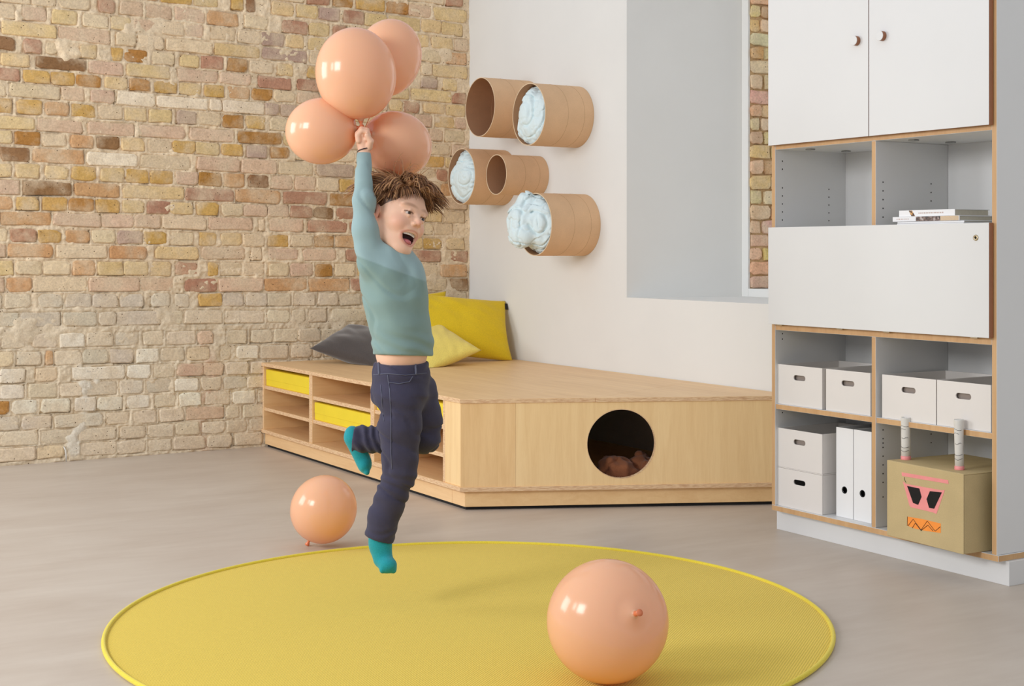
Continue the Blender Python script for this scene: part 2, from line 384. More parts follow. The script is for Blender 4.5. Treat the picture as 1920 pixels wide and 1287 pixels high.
for ri, (y0, s) in enumerate(ROWS):
    up_ = ys[ri] - ys[ri - 1] if ri else 33
    dn_ = ys[ri + 1] - ys[ri] if ri + 1 < len(ys) else 29
    hh = min(0.425 * min(up_, dn_), 13.4)
    items = []
    for tok in s.split():
        ab, c = tok[:-1], tok[-1]; a, b = ab.split('-'); items.append((float(a), float(b), c))
    items.sort()
    lower = y0 > 550
    fill = 'cncc' if lower else 'bPPybr'
    a0, b0, c0_ = items[0]
    if a0 <= 12: items[0] = (min(a0, b0 - rng.choice((43, 45, 86, 90))), b0, c0_)
    full, cur = [], -645.0 + rng.uniform(0, 60)
    ends = items + [(878.0, 900.0, None)]
    for a, b, c in ends:
        while a - cur > 30 and not (0 < cur < 360 and a - cur < 45 and c):
            wdt = rng.choice((42, 42, 84)) * (1 - max(cur, 0) / 6000)
            e = min(cur + wdt, a - 3)
            if a - e < 26: e = a - 4
            if e - cur < 12: break
            full.append((cur + 3, e, rng.choice(fill))); cur = e + 2
        if c: full.append((a, b, c)); cur = b + 2
    for a, b, c in full:
        if a > 874: continue
        j = lambda k: rng.uniform(-k, k)
        q = brick_quad(a + j(1.0), min(b, 877) + j(1.0), y0 - hh + j(.8), y0 + hh + j(.8))
        rgb = [v + rng.uniform(-1.5, 1.5) for v in PAL[c]]
        m_ = sum(rgb) / 3; k = rng.uniform(-7, 7); rgb = [v + k for v in rgb]
        mx = (a + b) / 2; my = yline(y0, mx)
        vis = 0 <= mx <= 878 and -6 < my < 876
        hid = (600 < mx < 790 and 60 < my < 330) or (545 < mx < 620 and 185 < my < 305) or (700 < mx < 800 and 330 < my < 470) or (690 < mx < 805 and 470 < my < 670) or (mx > 495 and my > 678)
        bricks.append((q, s2l(rgb), (b - a) * hh if vis and not hid else 0, c))
# rows above the frame
ztop = max(max(p[1] for p in b[0]) for b in bricks if b[0][0][0] < -2.5)
z = 2.30
allz = [p[1] for b in bricks for p in b[0]]
top_by_x = lambda x: max([max(p[1] for p in b[0]) for b in bricks if b[0][0][0] - .05 <= x <= b[0][1][0] + .05] or [0])
zz = 2.35
while zz < 2.85:
    x = -4.0
    while x < -0.03:
        wd = rng.choice((0.12, 0.25)); x2 = min(x + wd, -0.01)
        if zz > top_by_x((x + x2) / 2) + 0.012 and x2 - x > 0.05:
            bricks.append(([(x, zz), (x2, zz), (x2, zz + .065), (x, zz + .065)], s2l(PAL[rng.choice('bPPyro')]), 0, 'b'))
        x = x2 + 0.012
    zz += 0.077
# mortar bed
hres = 0.005
gx = np.arange(-4.05, 0.0 + 1e-6, hres); gz = np.arange(0.0, 2.9, hres)
GX, GZ = np.meshgrid(gx, gz, indexing='ij')
n1 = vnoise2(GX * 9, GZ * 11, 1); n2 = vnoise2(GX * 30, GZ * 34, 2); n3 = vnoise2(GX * 85, GZ * 85, 3); n4 = vnoise2(GX * 3.1, GZ * 3.3, 4)
hgt = .0008 + (n1 - .5) * .009 + (n2 - .5) * .011 + (n3 - .5) * .0065
cov = np.zeros_like(hgt); grv = np.zeros_like(hgt)
for q, c, a, cc in bricks:
    x0, x1 = q[0][0], q[1][0]
    i0, i1 = np.searchsorted(gx, (x0 - .012, x1 + .012)); j0, j1 = np.searchsorted(gz, (min(q[0][1], q[1][1]) - .012, max(q[2][1], q[3][1]) + .012))
    if i1 <= i0 or j1 <= j0: continue
    X = GX[i0:i1, j0:j1]; Z = GZ[i0:i1, j0:j1]; tt = (X - x0) / (x1 - x0)
    zb = q[0][1] + (q[1][1] - q[0][1]) * tt; zt = q[3][1] + (q[2][1] - q[3][1]) * tt
    d = np.minimum(np.minimum(X - x0, x1 - X), np.minimum(Z - zb, zt - Z))
    gb = rng.random() ** 1.5; gr = rng.random() ** 2; gl_ = (.25 if rng.random() < .3 else 0)
    dd = np.maximum(np.maximum(x0 - X, X - x1), np.maximum(zb - Z, Z - zt)); near_ = dd < .004
    gg = np.maximum(np.exp(-((Z - zb + .0025) / .0042) ** 2) * gb, np.maximum(np.exp(-((X - x1 - .0025) / .0042) ** 2) * gr, np.exp(-((Z - zt - .002) / .004) ** 2) * gl_)) * near_
    grv[i0:i1, j0:j1] = np.maximum(grv[i0:i1, j0:j1], gg)
    cov[i0:i1, j0:j1] = np.maximum(cov[i0:i1, j0:j1], np.clip((d + .006) / .008, 0, 1))
edge = np.clip(1 - np.abs(cov - .5) * 2, 0, 1)
hgt = hgt - cov * .0046 - edge * np.clip((vnoise2(GX * 14, GZ * 14, 5) - .5) * 6, 0, 1) * .005 - grv * np.clip(vnoise2(GX * 17, GZ * 17, 6) * 2.2 - .45, 0, 1) * .022
# plaster patches smeared over the bricks (upper left hole, chased-in cable, white spots)
def blob(px, py, r, amt):
    p = ony(px, py, 0.0); d = np.hypot(GX - p[0], GZ - p[2]) / (r * .0030)
    return np.clip(1.3 - d + (n2 - .5) * .9, 0, 1) * amt
pl_h = np.zeros_like(hgt); pl_w = np.zeros_like(hgt)
for px, py, r in ((275, 72, 22), (250, 62, 18), (300, 55, 16), (120, 92, 14), (140, 98, 12), (122, 108, 9), (590, 25, 9), (835, 100, 18), (800, 98, 14), (820, 345, 18), (850, 360, 18), (810, 520, 20), (845, 550, 18), (840, 500, 14), (315, 590, 16), (50, 622, 22), (100, 625, 16), (560, 605, 18), (640, 605, 22), (680, 600, 16)):
    pl_h = np.maximum(pl_h, blob(px, py, r, .010))
for px, py, r in ((150, 698, 9), (165, 694, 8), (160, 706, 8), (156, 722, 9), (157, 735, 8), (158, 750, 8), (159, 765, 9), (158, 780, 9), (154, 793, 9), (149, 803, 9), (143, 813, 10), (137, 824, 10), (134, 836, 10), (138, 842, 9), (168, 723, 7), (180, 716, 6)):
    b_ = blob(px, py, r, 1.0); pl_h = np.maximum(pl_h, b_ * .009); pl_w = np.maximum(pl_w, np.clip(b_ * 1.6, 0, 1))
hgt = np.where(pl_h > .0005, np.maximum(hgt, pl_h - .002 + (n3 - .5) * .002 + (n2 - .5) * .003), hgt)
hole = np.zeros_like(hgt)
for px, py, r in ((256, 62, 2), (258, 70, 2.2), (256, 78, 2.2), (254, 88, 2.2), (117, 860, 2.5), (126, 862, 3), (124, 852, 2), (338, 545, 2.5), (333, 552, 2.5), (236, 334, 2.0)):
    hole = np.maximum(hole, blob(px, py, r, 1.0))
hgt -= hole * .014
hgt[:, 0] = np.minimum(hgt[:, 0], 0)
up_c = np.array(s2l((236, 216, 186))); lo_c = np.array(s2l((228, 212, 186))); wh_c = np.array(s2l((230, 222, 206)))
zsplit = np.clip((GZ - .78) / .12 + (n1 - .5) * 1.2, 0, 1)
colr = lo_c + (up_c - lo_c) * zsplit[..., None]
colr = colr * (1 + ((n4 - .5) * .14)[..., None])
pk = np.zeros_like(hgt)
for px, py in ((385, 665), (390, 690), (400, 715), (385, 745), (385, 775), (384, 800), (380, 830)): pk = np.maximum(pk, blob(px, py, 16, 1.0))
colr = colr + (np.array(s2l((210, 168, 144))) - colr) * (pk * .5)[..., None]
colr = colr + (wh_c - colr) * pl_w[..., None]
nx_, nz_ = hgt.shape
V = np.stack([GX, -hgt, GZ], -1).reshape(-1, 3)
I = np.arange(nx_ * nz_).reshape(nx_, nz_)
Fq = np.stack([I[:-1, :-1], I[1:, :-1], I[1:, 1:], I[:-1, 1:]], -1).reshape(-1, 4)
def fast_mesh(name, V, Fq, mat, parent=None, smooth=True, col=None):
    m = bpy.data.meshes.new(name); k = Fq.shape[1]
    m.vertices.add(len(V)); m.vertices.foreach_set('co', V.astype(np.float32).ravel())
    m.loops.add(Fq.size); m.loops.foreach_set('vertex_index', Fq.astype(np.int32).ravel())
    m.polygons.add(len(Fq)); m.polygons.foreach_set('loop_start', np.arange(0, Fq.size, k, dtype=np.int32)); m.polygons.foreach_set('loop_total', np.full(len(Fq), k, dtype=np.int32))
    m.update(calc_edges=True)
    if smooth: m.polygons.foreach_set('use_smooth', np.ones(len(Fq), dtype=bool))
    if col is not None:
        a = m.color_attributes.new('col', 'FLOAT_COLOR', 'POINT'); c4 = np.ones((len(V), 4), np.float32); c4[:, :col.shape[1]] = col
        a.data.foreach_set('color', c4.ravel())
    m.materials.append(mat); o = bpy.data.objects.new(name, m); COL.objects.link(o)
    if parent: o.parent = parent
    return o
wall_back = fast_mesh('wall_back', V, Fq, M['mortar'], None, True, colr.reshape(-1, 3))
tag(wall_back, kind='structure')
mesh('wall_core', [(-4.05, .03, 0), (0.03, .03, 0), (0.03, .03, 2.9), (-4.05, .03, 2.9), (-4.05, .2, 0), (0.03, .2, 0), (0.03, .2, 2.9), (-4.05, .2, 2.9)],
     [(0, 1, 2, 3), (5, 4, 7, 6), (4, 0, 3, 7), (1, 5, 6, 2), (3, 2, 6, 7), (4, 5, 1, 0)], M['mortar'], wall_back, col=np.tile(np.array([*lo_c, 1]), (8, 1)))
def brick_geo(q, front, rs):
    """irregular brick in wall plane: 10-point outline, front bulge; x,z quad -> verts, faces (50 tris)"""
    P = lambda s, t: (q[0][0] * (1 - s) * (1 - t) + q[1][0] * s * (1 - t) + q[2][0] * s * t + q[3][0] * (1 - s) * t,
                      q[0][1] * (1 - s) * (1 - t) + q[1][1] * s * (1 - t) + q[2][1] * s * t + q[3][1] * (1 - s) * t)
    L = abs(q[1][0] - q[0][0]); Hh = abs(q[3][1] - q[0][1]) + 1e-6
    c = lambda: rs.uniform(.003, .018)
    o = []
    for (sx, sz) in ((0, 0), (1, 0), (1, 1), (0, 1)):
        a, b = min(c() / L, .2), min(c() / Hh, .3)
        e1 = (abs(sx - a), sz); e2 = (sx, abs(sz - b))
        o += [e2, e1] if (sx, sz) in ((0, 0), (1, 1)) else [e1, e2]
    o = o[:2] + [(.5, 0)] + o[2:6] + [(.5, 1)] + o[6:]
    out = []
    for s, t in o:
        x, zz_ = P(s, t); out.append((x + rs.uniform(-.0034, .0034), zz_ + rs.uniform(-.0030, .0030)))
    n = len(out); cx = sum(p[0] for p in out) / n; cz = sum(p[1] for p in out) / n
    v = [(x, .03, z_) for x, z_ in out] + [(x, -front + .003, z_) for x, z_ in out]
    v += [(x + (cx - x) * .05 / max(L, .06) * .1 + math.copysign(min(.0045, abs(cx - x)), cx - x), -front + rs.uniform(-.0012, .0012), z_ + math.copysign(min(.0045, abs(cz - z_)), cz - z_)) for x, z_ in out]
    v.append((cx, -front - .0008, cz))
    f = []
    for i in range(n):
        k = (i + 1) % n
        f += [(i, k, n + k, n + i), (n + i, n + k, 2 * n + k, 2 * n + i), (2 * n + i, 2 * n + k, 3 * n)]
    return v, f
order = sorted(range(len(bricks)), key=lambda i: -bricks[i][2])
sv, sf, scol = [], [], []
for rank, i in enumerate(order):
    q, c, a, cc = bricks[i]; front = rng.uniform(.0008, .0090)
    if cc in 'wC': front += .002
    v, f = brick_geo(q, front, rng)
    if rank < 300 and a > 0:
        mesh('brick', v, f, M['brick'], wall_back, col=np.tile(np.array([*c, 1]), (len(v), 1)))
    else:
        o = len(sv); sv += v; sf += [tuple(k + o for k in g) for g in f]; scol += [(*c, 1)] * len(v)
tag(mesh('brick_field', sv, sf, M['brick'], wall_back, col=np.array(scol)), kind='stuff')
# a loose cable end at the foot of the wall
pc = ony(124, 858, 0)
v, f = tube_path([(pc[0], -.006, .0), (pc[0] - .004, -.016, .03), (pc[0] - .006, -.014, .055), (pc[0] - .012, -.004, .075)], .0035)
mesh('cable_end', v, f, M['pale_paper'], wall_back, True)

# white wall with the deep window recess
JY = float(onx(1175, 558, 0)[1]); SZ = float(onx(1175, 558, 0)[2])
P1 = onz(1391, 556, SZ); XD = float(P1[0]); JD = float(P1[1])
P2 = onx(1402.5, 545, XD); JB = float(P2[1])
WY0, WY1, WT = -6.2, 0.03, 2.9
RJ = -3.05                                                # right jamb, behind the cabinet
wr = prism('wall_right', [(0, WY1), (0, JY), (XD, JD), (XD, WY1)], 0, WT, M['white_wall'], bev=0); tag(wr, kind='structure')
prism('wall_below_window', [(0, JY), (0, RJ), (XD, RJ - .15), (XD, JD)], 0, SZ, M['white_wall'], wr)
prism('wall_beside_window', [(0, RJ), (0, WY0), (XD, WY0), (XD, RJ - .15)], 0, WT, M['white_wall'], wr)
prism('wall_above_window', [(0, JY), (0, RJ), (XD, RJ - .15), (XD, JD)], 2.75, WT, M['white_wall'], wr)
# outer reveal of raw brick behind the plaster return
OSZ = float(1.04 - (541 - HZ) * ((P2 - CAM) @ FW + .05) / F)
prism('plaster_return', [(XD, WY1), (XD, JB), (XD + .012, JB), (XD + .012, WY1)], SZ, WT, M['white_wall'], wr)
prism('outer_sill', [(XD + .0005, JB - .0005), (XD + .0005, RJ), (XD + .5, RJ), (XD + .5, JB - .0005)], 0, OSZ, M['white_wall'], wr)
jb = prism('outer_jamb_mortar', [(XD + .012, WY1), (XD + .012, JB + .004), (XD + .42, JB - .05), (XD + .42, WY1)], OSZ, WT, M['mortar'], wr)
a = jb.data.color_attributes.new('col', 'FLOAT_COLOR', 'POINT'); a.data.foreach_set('color', np.tile(np.array([*s2l((214, 184, 142)), 1], np.float32), (len(jb.data.vertices), 1)).ravel())
ang = math.atan2(-.054, .408)
zz = OSZ + .002; k = 0
while zz < 2.6:
    x = 0.0; k += 1
    hrow = rng.uniform(.055, .07)
    while x < .36:
        wd = rng.choice((.055, .065, .12)) if k % 2 else rng.choice((.05, .11))
        q = [(x, 0), (x + wd, 0), (x + wd, hrow), (x, hrow)]
        v, f = brick_geo(q, rng.uniform(.004, .022), rng)
        cc = s2l([c_ + rng.uniform(-12, 12) for c_ in PAL[rng.choice('yybPyr')]])
        o = mesh('brick', v, f, M['brick'], wr, loc=(XD + .014, JB, zz), rot=(rng.uniform(-.06, .06), 0, ang), col=np.tile(np.array([*cc, 1]), (len(v), 1)))
        x += wd + rng.uniform(.004, .012)
    zz += hrow + .009
# window casement outside (hidden by the cabinet from here)
win = thing('window_1', None, None, (XD + .40, 0, OSZ)); tag(win, kind='structure')
yL, yR = JB - .055, RJ
for nm, lo, hi in (('frame_rail', (0, yR, 0), (.06, yL, .07)), ('frame_rail', (0, yR, 1.85), (.06, yL, 1.92)), ('frame_stile', (0, yL - .07, .07), (.06, yL, 1.85)), ('frame_stile', (0, yR, .07), (.06, yR + .07, 1.85)), ('mullion', (0, (yL + yR) / 2 - .035, .07), (.06, (yL + yR) / 2 + .035, 1.85))):
    box(nm, lo, hi, M['laminate'], win, .002)
gl = NT('window_glass'); gl.b.inputs['Transmission Weight'].default_value = 1; gl.b.inputs['IOR'].default_value = 1.05; gl.rough(0.0)
for y0, y1 in ((yR + .07, (yL + yR) / 2 - .035), ((yL + yR) / 2 + .035, yL - .07)):
    box('pane', (.028, y0, .07), (.032, y1, 1.85), gl.m, win, 0)

# ------------------------------------------------------------------ platform bed with shelves
BT = 0.45; XB = -1.272
A = np.array([-1.284, -2.193]); B = np.array([-0.004, -2.806])
dAB = (B - A) / np.linalg.norm(B - A); nAB = np.array([-dAB[1], dAB[0]]); LAB = float(np.linalg.norm(B - A))      # nAB points into the bed
fr = math.atan2(dAB[1], dAB[0])
bed = thing('platform_bed', 'low birch plywood platform with open shelves and a round crawl hole', 'platform bed', (XB, -1.2, 0))
def rel(p): return (p[0] - XB, p[1] + 1.2)
# seam between the two top boards
S1 = onz(1190, 723, BT); S2 = onz(1280, 717, BT); sd = (S2 - S1)[:2]
tA = S1[:2] + sd * ((-0.004 - S1[0]) / sd[0])
den = sd[0] * dAB[1] - sd[1] * dAB[0]
q_ = A - S1[:2]; tt = (q_[0] * dAB[1] - q_[1] * dAB[0]) / den
tB = S1[:2] + sd * tt
def on_front(t): return A + dAB * t
tf = float((tB - A) @ dAB)
if not 0.2 < tf < LAB - .1: tB = on_front(0.55)
g = sd / np.linalg.norm(sd); gp = np.array([-g[1], g[0]]) * .0008
back_pts = [(XB - .006, -.004), (XB - .006, A[1] + .005), (A[0], A[1]), tuple(tB + gp), tuple(tA + gp), (-.004, -.004)]
front_pts = [tuple(tB - gp), (B[0], B[1]), tuple(tA - gp)]
def poly_board(nm, pts, z0, z1):
    o = prism(nm, [rel(p) for p in pts], z0, z1, M['ply_y'], bed, 0.001)
    o.data.materials.append(M['ply_edge'])
    for p in o.data.polygons:
        if abs(p.normal.z) < .5: p.material_index = 1
    return o
poly_board('top_board', back_pts, BT - .018, BT)
poly_board('top_board', front_pts, BT - .018, BT)
# bottom board + plinths + black base
poly_board('bottom_board', [(XB - .006, -.004), (XB - .006, A[1] + .005), (A[0], A[1]), (B[0], B[1]), (-.004, -.004)], .077, .096)
off = .022
c0 = A + nAB * off + dAB * (off * .62)
xs_ = XB + off - .006
ya = float(A[1] + .012)
def wallbox(nm, pts, z0, z1, m): return prism(nm, [rel(p) for p in pts], z0, z1, m, bed, .0008)
seam_y = float(onz(846, 949, .015)[1]) + .06
wallbox('plinth_board', [(xs_, -.004), (xs_ + .02, -.004), (xs_ + .02, seam_y + .001), (xs_, seam_y + .001)], .014, .0765, M['ply_y'])
wallbox('plinth_board', [(xs_, seam_y - .001), (xs_ + .02, seam_y - .001), (xs_ + .02, ya), (xs_, ya - .004)], .014, .0765, M['ply_y'])
p_a = np.array([xs_, ya - .005]); p_b = B + nAB * off
wallbox('plinth_board', [tuple(p_a), tuple(p_b), tuple(p_b + nAB * .02), tuple(p_a + nAB * .02 + dAB * .012)], .014, .0765, M['ply_x'])
wallbox('base', [(xs_ + .012, -.01), (xs_ + .012, ya + .01), tuple(p_b + nAB * .012), (-.01, -.01)], 0, .0145, M['black_base'])
# shelf modules (open towards the room)
ZB, ZT = .096, BT - .018
mods = [(-.006, -.655), (-.655, -1.358), (-1.358, -2.048)]
dep = .40
for ya_, yb_ in mods:
    for y1 in (ya_, yb_ + .019):
        o = box('side_panel', (0, y1 - .019 + 1.2, ZB), (dep, y1 + 1.2, ZT), M['ply_x'], bed, .0008)
        o.data.materials.append(M['ply_edge'])
        for p in o.data.polygons:
            if p.normal.x < -.9: p.material_index = 1
    for zc in (.195, .311):
        o = box('shelf', (.004, yb_ + .0195 + 1.2, zc), (dep, ya_ - .0195 + 1.2, zc + .018), M['ply_y'], bed, .0008)
        o.data.materials.append(M['ply_edge'])
        for p in o.data.polygons:
            if p.normal.x < -.9: p.material_index = 1
box('shelf_back', (dep, -2.1 + 1.2, ZB), (dep + .012, -.006 + 1.2, ZT), M['ply_z'], bed, 0)
# corner filler post, front panels
prism('corner_panel', [rel((XB, -2.0485)), rel((XB, A[1] + .016)), rel((XB + .018, A[1] + .03)), rel((XB + .018, -2.0485))], ZB, ZT, M['ply_pale'], bed, .0008)
f0 = A + nAB * .004
HC, HR, HZC = .656, .1415, .262
floc = (f0[0] - XB, f0[1] + 1.2, 0)
spl = .2256
box('front_panel', (.004, 0, ZB), (spl - .0002, .018, ZT), M['ply_z'], bed, .0003, loc=floc, rot=(0, 0, fr))
plate_hole('front_panel', spl + .0002, LAB - .01, ZB, ZT, circle_pts(HC, HZC, HR), .018, M['ply_pale'], bed, loc=floc, rot=(0, 0, fr))
v, f = [], []
for k in range(64):
    a_ = 2 * math.pi * k / 64
    for r, y in ((HR, -.0006), (HR - .0025, -.0006), (HR - .0025, .0186), (HR, .0186)):
        v.append((HC + r * math.cos(a_), y, HZC + r * math.sin(a_)))
for k in range(64):
    j = (k + 1) % 64
    for a_ in range(4):
        b_ = (a_ + 1) % 4; f.append((4 * k + a_, 4 * k + b_, 4 * j + b_, 4 * j + a_))
mesh('hole_edge', v, f, M['ply_edge'], bed, loc=floc, rot=(0, 0, fr))

# yellow boxes in the shelf
def yellow_box(mi, z0, label, tilt=0.0):
    ya_, yb_ = mods[mi]; ya_ -= .024; yb_ += .024
    t = thing('flat_box', label, 'box', (XB + .012, (ya_ + yb_) / 2, z0), tilt, 'flat yellow boxes in the platform shelves')
    w2 = (ya_ - yb_) / 2; hgt_ = .086
    box('tray', (0, -w2, 0), (.30, w2, hgt_ * .62), M['drawer'], t, .002)
    box('lid', (-.0016, -w2 - .0008, hgt_ * .36), (.3016, w2 + .0008, hgt_), M['drawer'], t, .003)
    return t
yellow_box(0, .329, 'flat yellow box in the top compartment beside the brick wall')
yellow_box(1, .213, 'flat yellow box in the middle compartment of the platform shelf')
yellow_box(2, .329, 'flat yellow box in the top compartment beside the corner panel')

# ------------------------------------------------------------------ tall cabinet
XF = -.475
cy0, cy1 = -4.168, -3.134                                   # right / left outer side
cab = thing('storage_cabinet', 'tall white laminate cabinet with wood edges, two doors and a drop flap', 'cabinet', (XF, (cy0 + cy1) / 2, 0))
CYM = (cy0 + cy1) / 2
def cbox(nm, lo, hi, m, par=cab, bev=.0008, edge=None):
    o = box(nm, (lo[0] - XF, lo[1] - CYM, lo[2]), (hi[0] - XF, hi[1] - CYM, hi[2]), m, par, bev)
    if edge:
        o.data.materials.append(edge)
        for p in o.data.polygons:
            if p.normal.x < -.9: p.material_index = 1
    return o
XBK = -.004; CT = 2.15; TH = .019
E_ = M['beech']
cbox('plinth', (XF + .035, cy0 - .018, 0), (XBK, cy1 + .012, .0765), M['laminate'], bev=.001)
bb = cbox('bottom_board', (XF, cy0 - .006, .077), (XBK, cy1, .0965), M['laminate'], edge=E_)
for p in bb.data.polygons:
    if p.normal.y < -.9: p.material_index = 1
cbox('side_panel', (XF, cy0, .097), (XBK, cy0 + TH, CT), M['laminate'], edge=E_)
cbox('side_panel', (XF, cy1 - TH, .097), (XBK, cy1, CT), M['laminate'], edge=E_)
DV = -3.649
Z1, Z2, Z3, Z4 = .475, .772, 1.132, 1.443
XBP = -0.1181
cbox('back_panel', (XBP, cy0 + TH, .097), (XBP + .008, cy1 - TH, CT), M['laminate'])
for z0, z1 in ((.097, Z2 - .022), (Z3 - .004, Z4 - .022)):
    cbox('divider', (XF + .0008, DV - TH / 2, z0 + .0003), (XBP - .001, DV + TH / 2, z1 - .0003), M['laminate'], edge=E_)
for zt, th in ((Z2, .022), (Z3 - .004, .02), (Z4, .022)):
    cbox('shelf_board', (XF + .001, cy0 + TH + .0003, zt - th), (XBP - .001, cy1 - TH - .0003, zt), M['laminate'], edge=E_)
for y0, y1 in ((cy0 + TH, DV - TH / 2), (DV + TH / 2, cy1 - TH)):
    cbox('shelf_board', (XF + .003, y0 + .0004, Z1 - TH), (XBP - .001, y1 - .0004, Z1), M['laminate'], edge=E_)
cbox('top_board', (XF, cy0, CT), (XBK, cy1, CT + .019), M['laminate'], edge=E_)
# doors and flap (proud of the carcass)
XD0 = XF - .024
def leaf(nm, ya_, yb_, z0, z1):
    o = cbox(nm, (XD0, ya_, z0), (XF - .003, yb_, z1), M['laminate'], bev=.0008)
    o.data.materials.append(M['brown_edge'])
    for p in o.data.polygons:
        if abs(p.normal.x) < .5: p.material_index = 1
    return o
dpl = float(onx(1440.3, 273, XD0)[1]); dpr = float(onx(1854, 234, XD0)[1]); dps = float(onx(1628.6, 255, XD0)[1])
dz = float(onx(1440.3, 273.5, XD0)[2])
fz0, fz1 = float(onx(1441, 607.8, XD0)[2]), float(onx(1441, 426.8, XD0)[2])
d1 = leaf('door', dps + .0015, dpl, dz, CT + .01); d2 = leaf('door', dpr, dps - .0015, dz, CT + .01)
fl = leaf('drop_flap', dpr, dpl, fz0, fz1)
for dr, px, py in ((d1, 1600, 76), (d2, 1648.5, 67)):
    p = onx(px, py, XD0 - .018)
    v, f = lathe([(0, 0), (.0155, 0), (.0165, .001), (.0165, .017), (.0155, .018), (0, .018)], 32)
    o = mesh('knob', v, f, M['laminate'], dr, False, loc=(XD0 - XF, p[1] - CYM, p[2]), rot=(0, -math.pi / 2, 0)); o.parent = dr
    o.data.materials.append(M['brown_edge'])
    for q in o.data.polygons:
        if abs(q.normal.z) < .5: q.material_index = 1
p = onx(1830, 446, XD0)
v, f = lathe([(0, .001), (.0035, .001), (.0036, .003), (.0085, .0035), (.0095, .0015), (.0095, 0)], 28)
lk = mesh('lock', v, f, M['metal'], fl, True, loc=(XD0 - XF, p[1] - CYM, p[2]), rot=(0, -math.pi / 2, 0))
box('keyhole', (-.0012, -.003, .0012), (.0012, .003, .0034), M['dark'], fl, 0, loc=(XD0 - XF, p[1] - CYM, p[2]), rot=(0, -math.pi / 2, 0))
for yy in (-3.19, -3.50, -3.72, -4.09):
    cbox('hinge', (XF - .014, yy - .014, fz0 - .004), (XF - .004, yy + .014, fz0 + .001), M['metal'], bev=.0005)
for yy, xx in ((-3.26, -.40), (-3.26, -.22), (-3.76, -.40), (-3.76, -.22)):
    cbox('fixing_plate', (xx - .012, yy - .014, Z4 - .027), (xx + .012, yy + .014, Z4 - .0222), M['steel'], bev=.001)
def pegs(nm, y, sgn, rows):
    parts = []
    for xx, zs in rows:
        for z_ in zs:
            v, f = [], []
            for k in range(8): v.append((xx - XF + .0028 * math.cos(k * math.pi / 4), y - CYM + sgn * .0006, z_ + .0028 * math.sin(k * math.pi / 4)))
            f.append(tuple(range(8)) if sgn < 0 else tuple(range(7, -1, -1))); parts.append((v, f))
    v, f = merge(parts); o = mesh(nm, v, f, M['dark'], cab); o['kind'] = 'stuff'; return o
up_z = [1.16 + .03 * i for i in range(5)] + [1.35, 1.38]
yi = cy1 - TH; yd = DV - TH / 2
pegs('peg_holes', yi, -1, [(XF + .035, up_z + [.735, .715, .44]), (XF + .27, up_z[:5])])
pegs('peg_holes', yd, -1, [(XF + .035, up_z[:5] + [.43, .40, .385, .37, .34, .31, .28, .25, .20]), (XF + .27, up_z[2:5] + [.43, .40, .37])])

# white storage boxes
def white_box(label, yL_, yR_, z0, h, xf, depth=.31, lid=False, tilt=0.0):
    w2 = (yL_ - yR_) / 2; t = thing('storage_box', label, 'box', (xf, (yL_ + yR_) / 2, z0), tilt, 'white storage boxes in the cabinet')
    th = .004
    plate_hole('front_wall', -w2, w2, 0, h, stadium(0, h * .70, .062, .019), th, M['box_white'], t, rot=(0, 0, -math.pi / 2))
    box('back_wall', (depth - th, -w2, 0), (depth, w2, h), M['box_white'], t, .0006)
    for s in (-1, 1):
        a_, b_ = sorted((s * w2, s * (w2 - th)))
        box('side_wall', (th + .0003, a_, .0), (depth - th - .0003, b_, h), M['box_white'], t, .0006)
    box('floor_panel', (th + .0003, -w2 + th + .0003, .001), (depth - th - .0003, w2 - th - .0003, .005), M['box_white'], t, 0)
    box('grip_shade_board', (.012, -.05, h * .70 - .02), (.014, .05, h * .70 + .02), plain('grip_shadow_board', (150, 138, 130), .9), t, 0) if not lid else None  # grey board behind the grip slot stands in for shade inside the box
    if lid: box('lid', (0.0005, -w2 - .001, h + .0005), (depth, w2 + .001, h + .0045), M['box_white'], t, .001)
    return t
xq = XF + .012
def yof(px, py, x=None): return float(onx(px, py, xq if x is None else x)[1])
def zof(px, py, x=None): return float(onx(px, py, xq if x is None else x)[2])
H2 = zof(1458, 683) - Z1
for (a_, b_), lb in zip(((1458, 1541.5), (1549, 1632), (1654, 1755), (1757, 1858)),
        ('open white storage box on the upper shelf, next to the plywood platform', 'open white storage box touching the cabinet divider on its platform side',
         'open white storage box above the robot horn that is nearer the divider', 'open white storage box above the robot horn nearer the outer cabinet side')):
    yl, yr = yof(a_, 730), yof(b_, 750)
    if yr < cy0 + TH: yr = cy0 + TH + .002
    white_box(lb, yl, yr, Z1 + .0005, min(H2, .17), xq)
h1 = (zof(1458, 800) - .097) / 2
yl, yr = yof(1458, 900), yof(1541.5, 930)
white_box('closed white storage box at the bottom of the stack beside two binders', yl, yr, .097, h1 - .0052, xq, lid=True)
white_box('white storage box stacked on top of another beside two binders', yl, yr, .097 + h1, h1 - .004, xq)
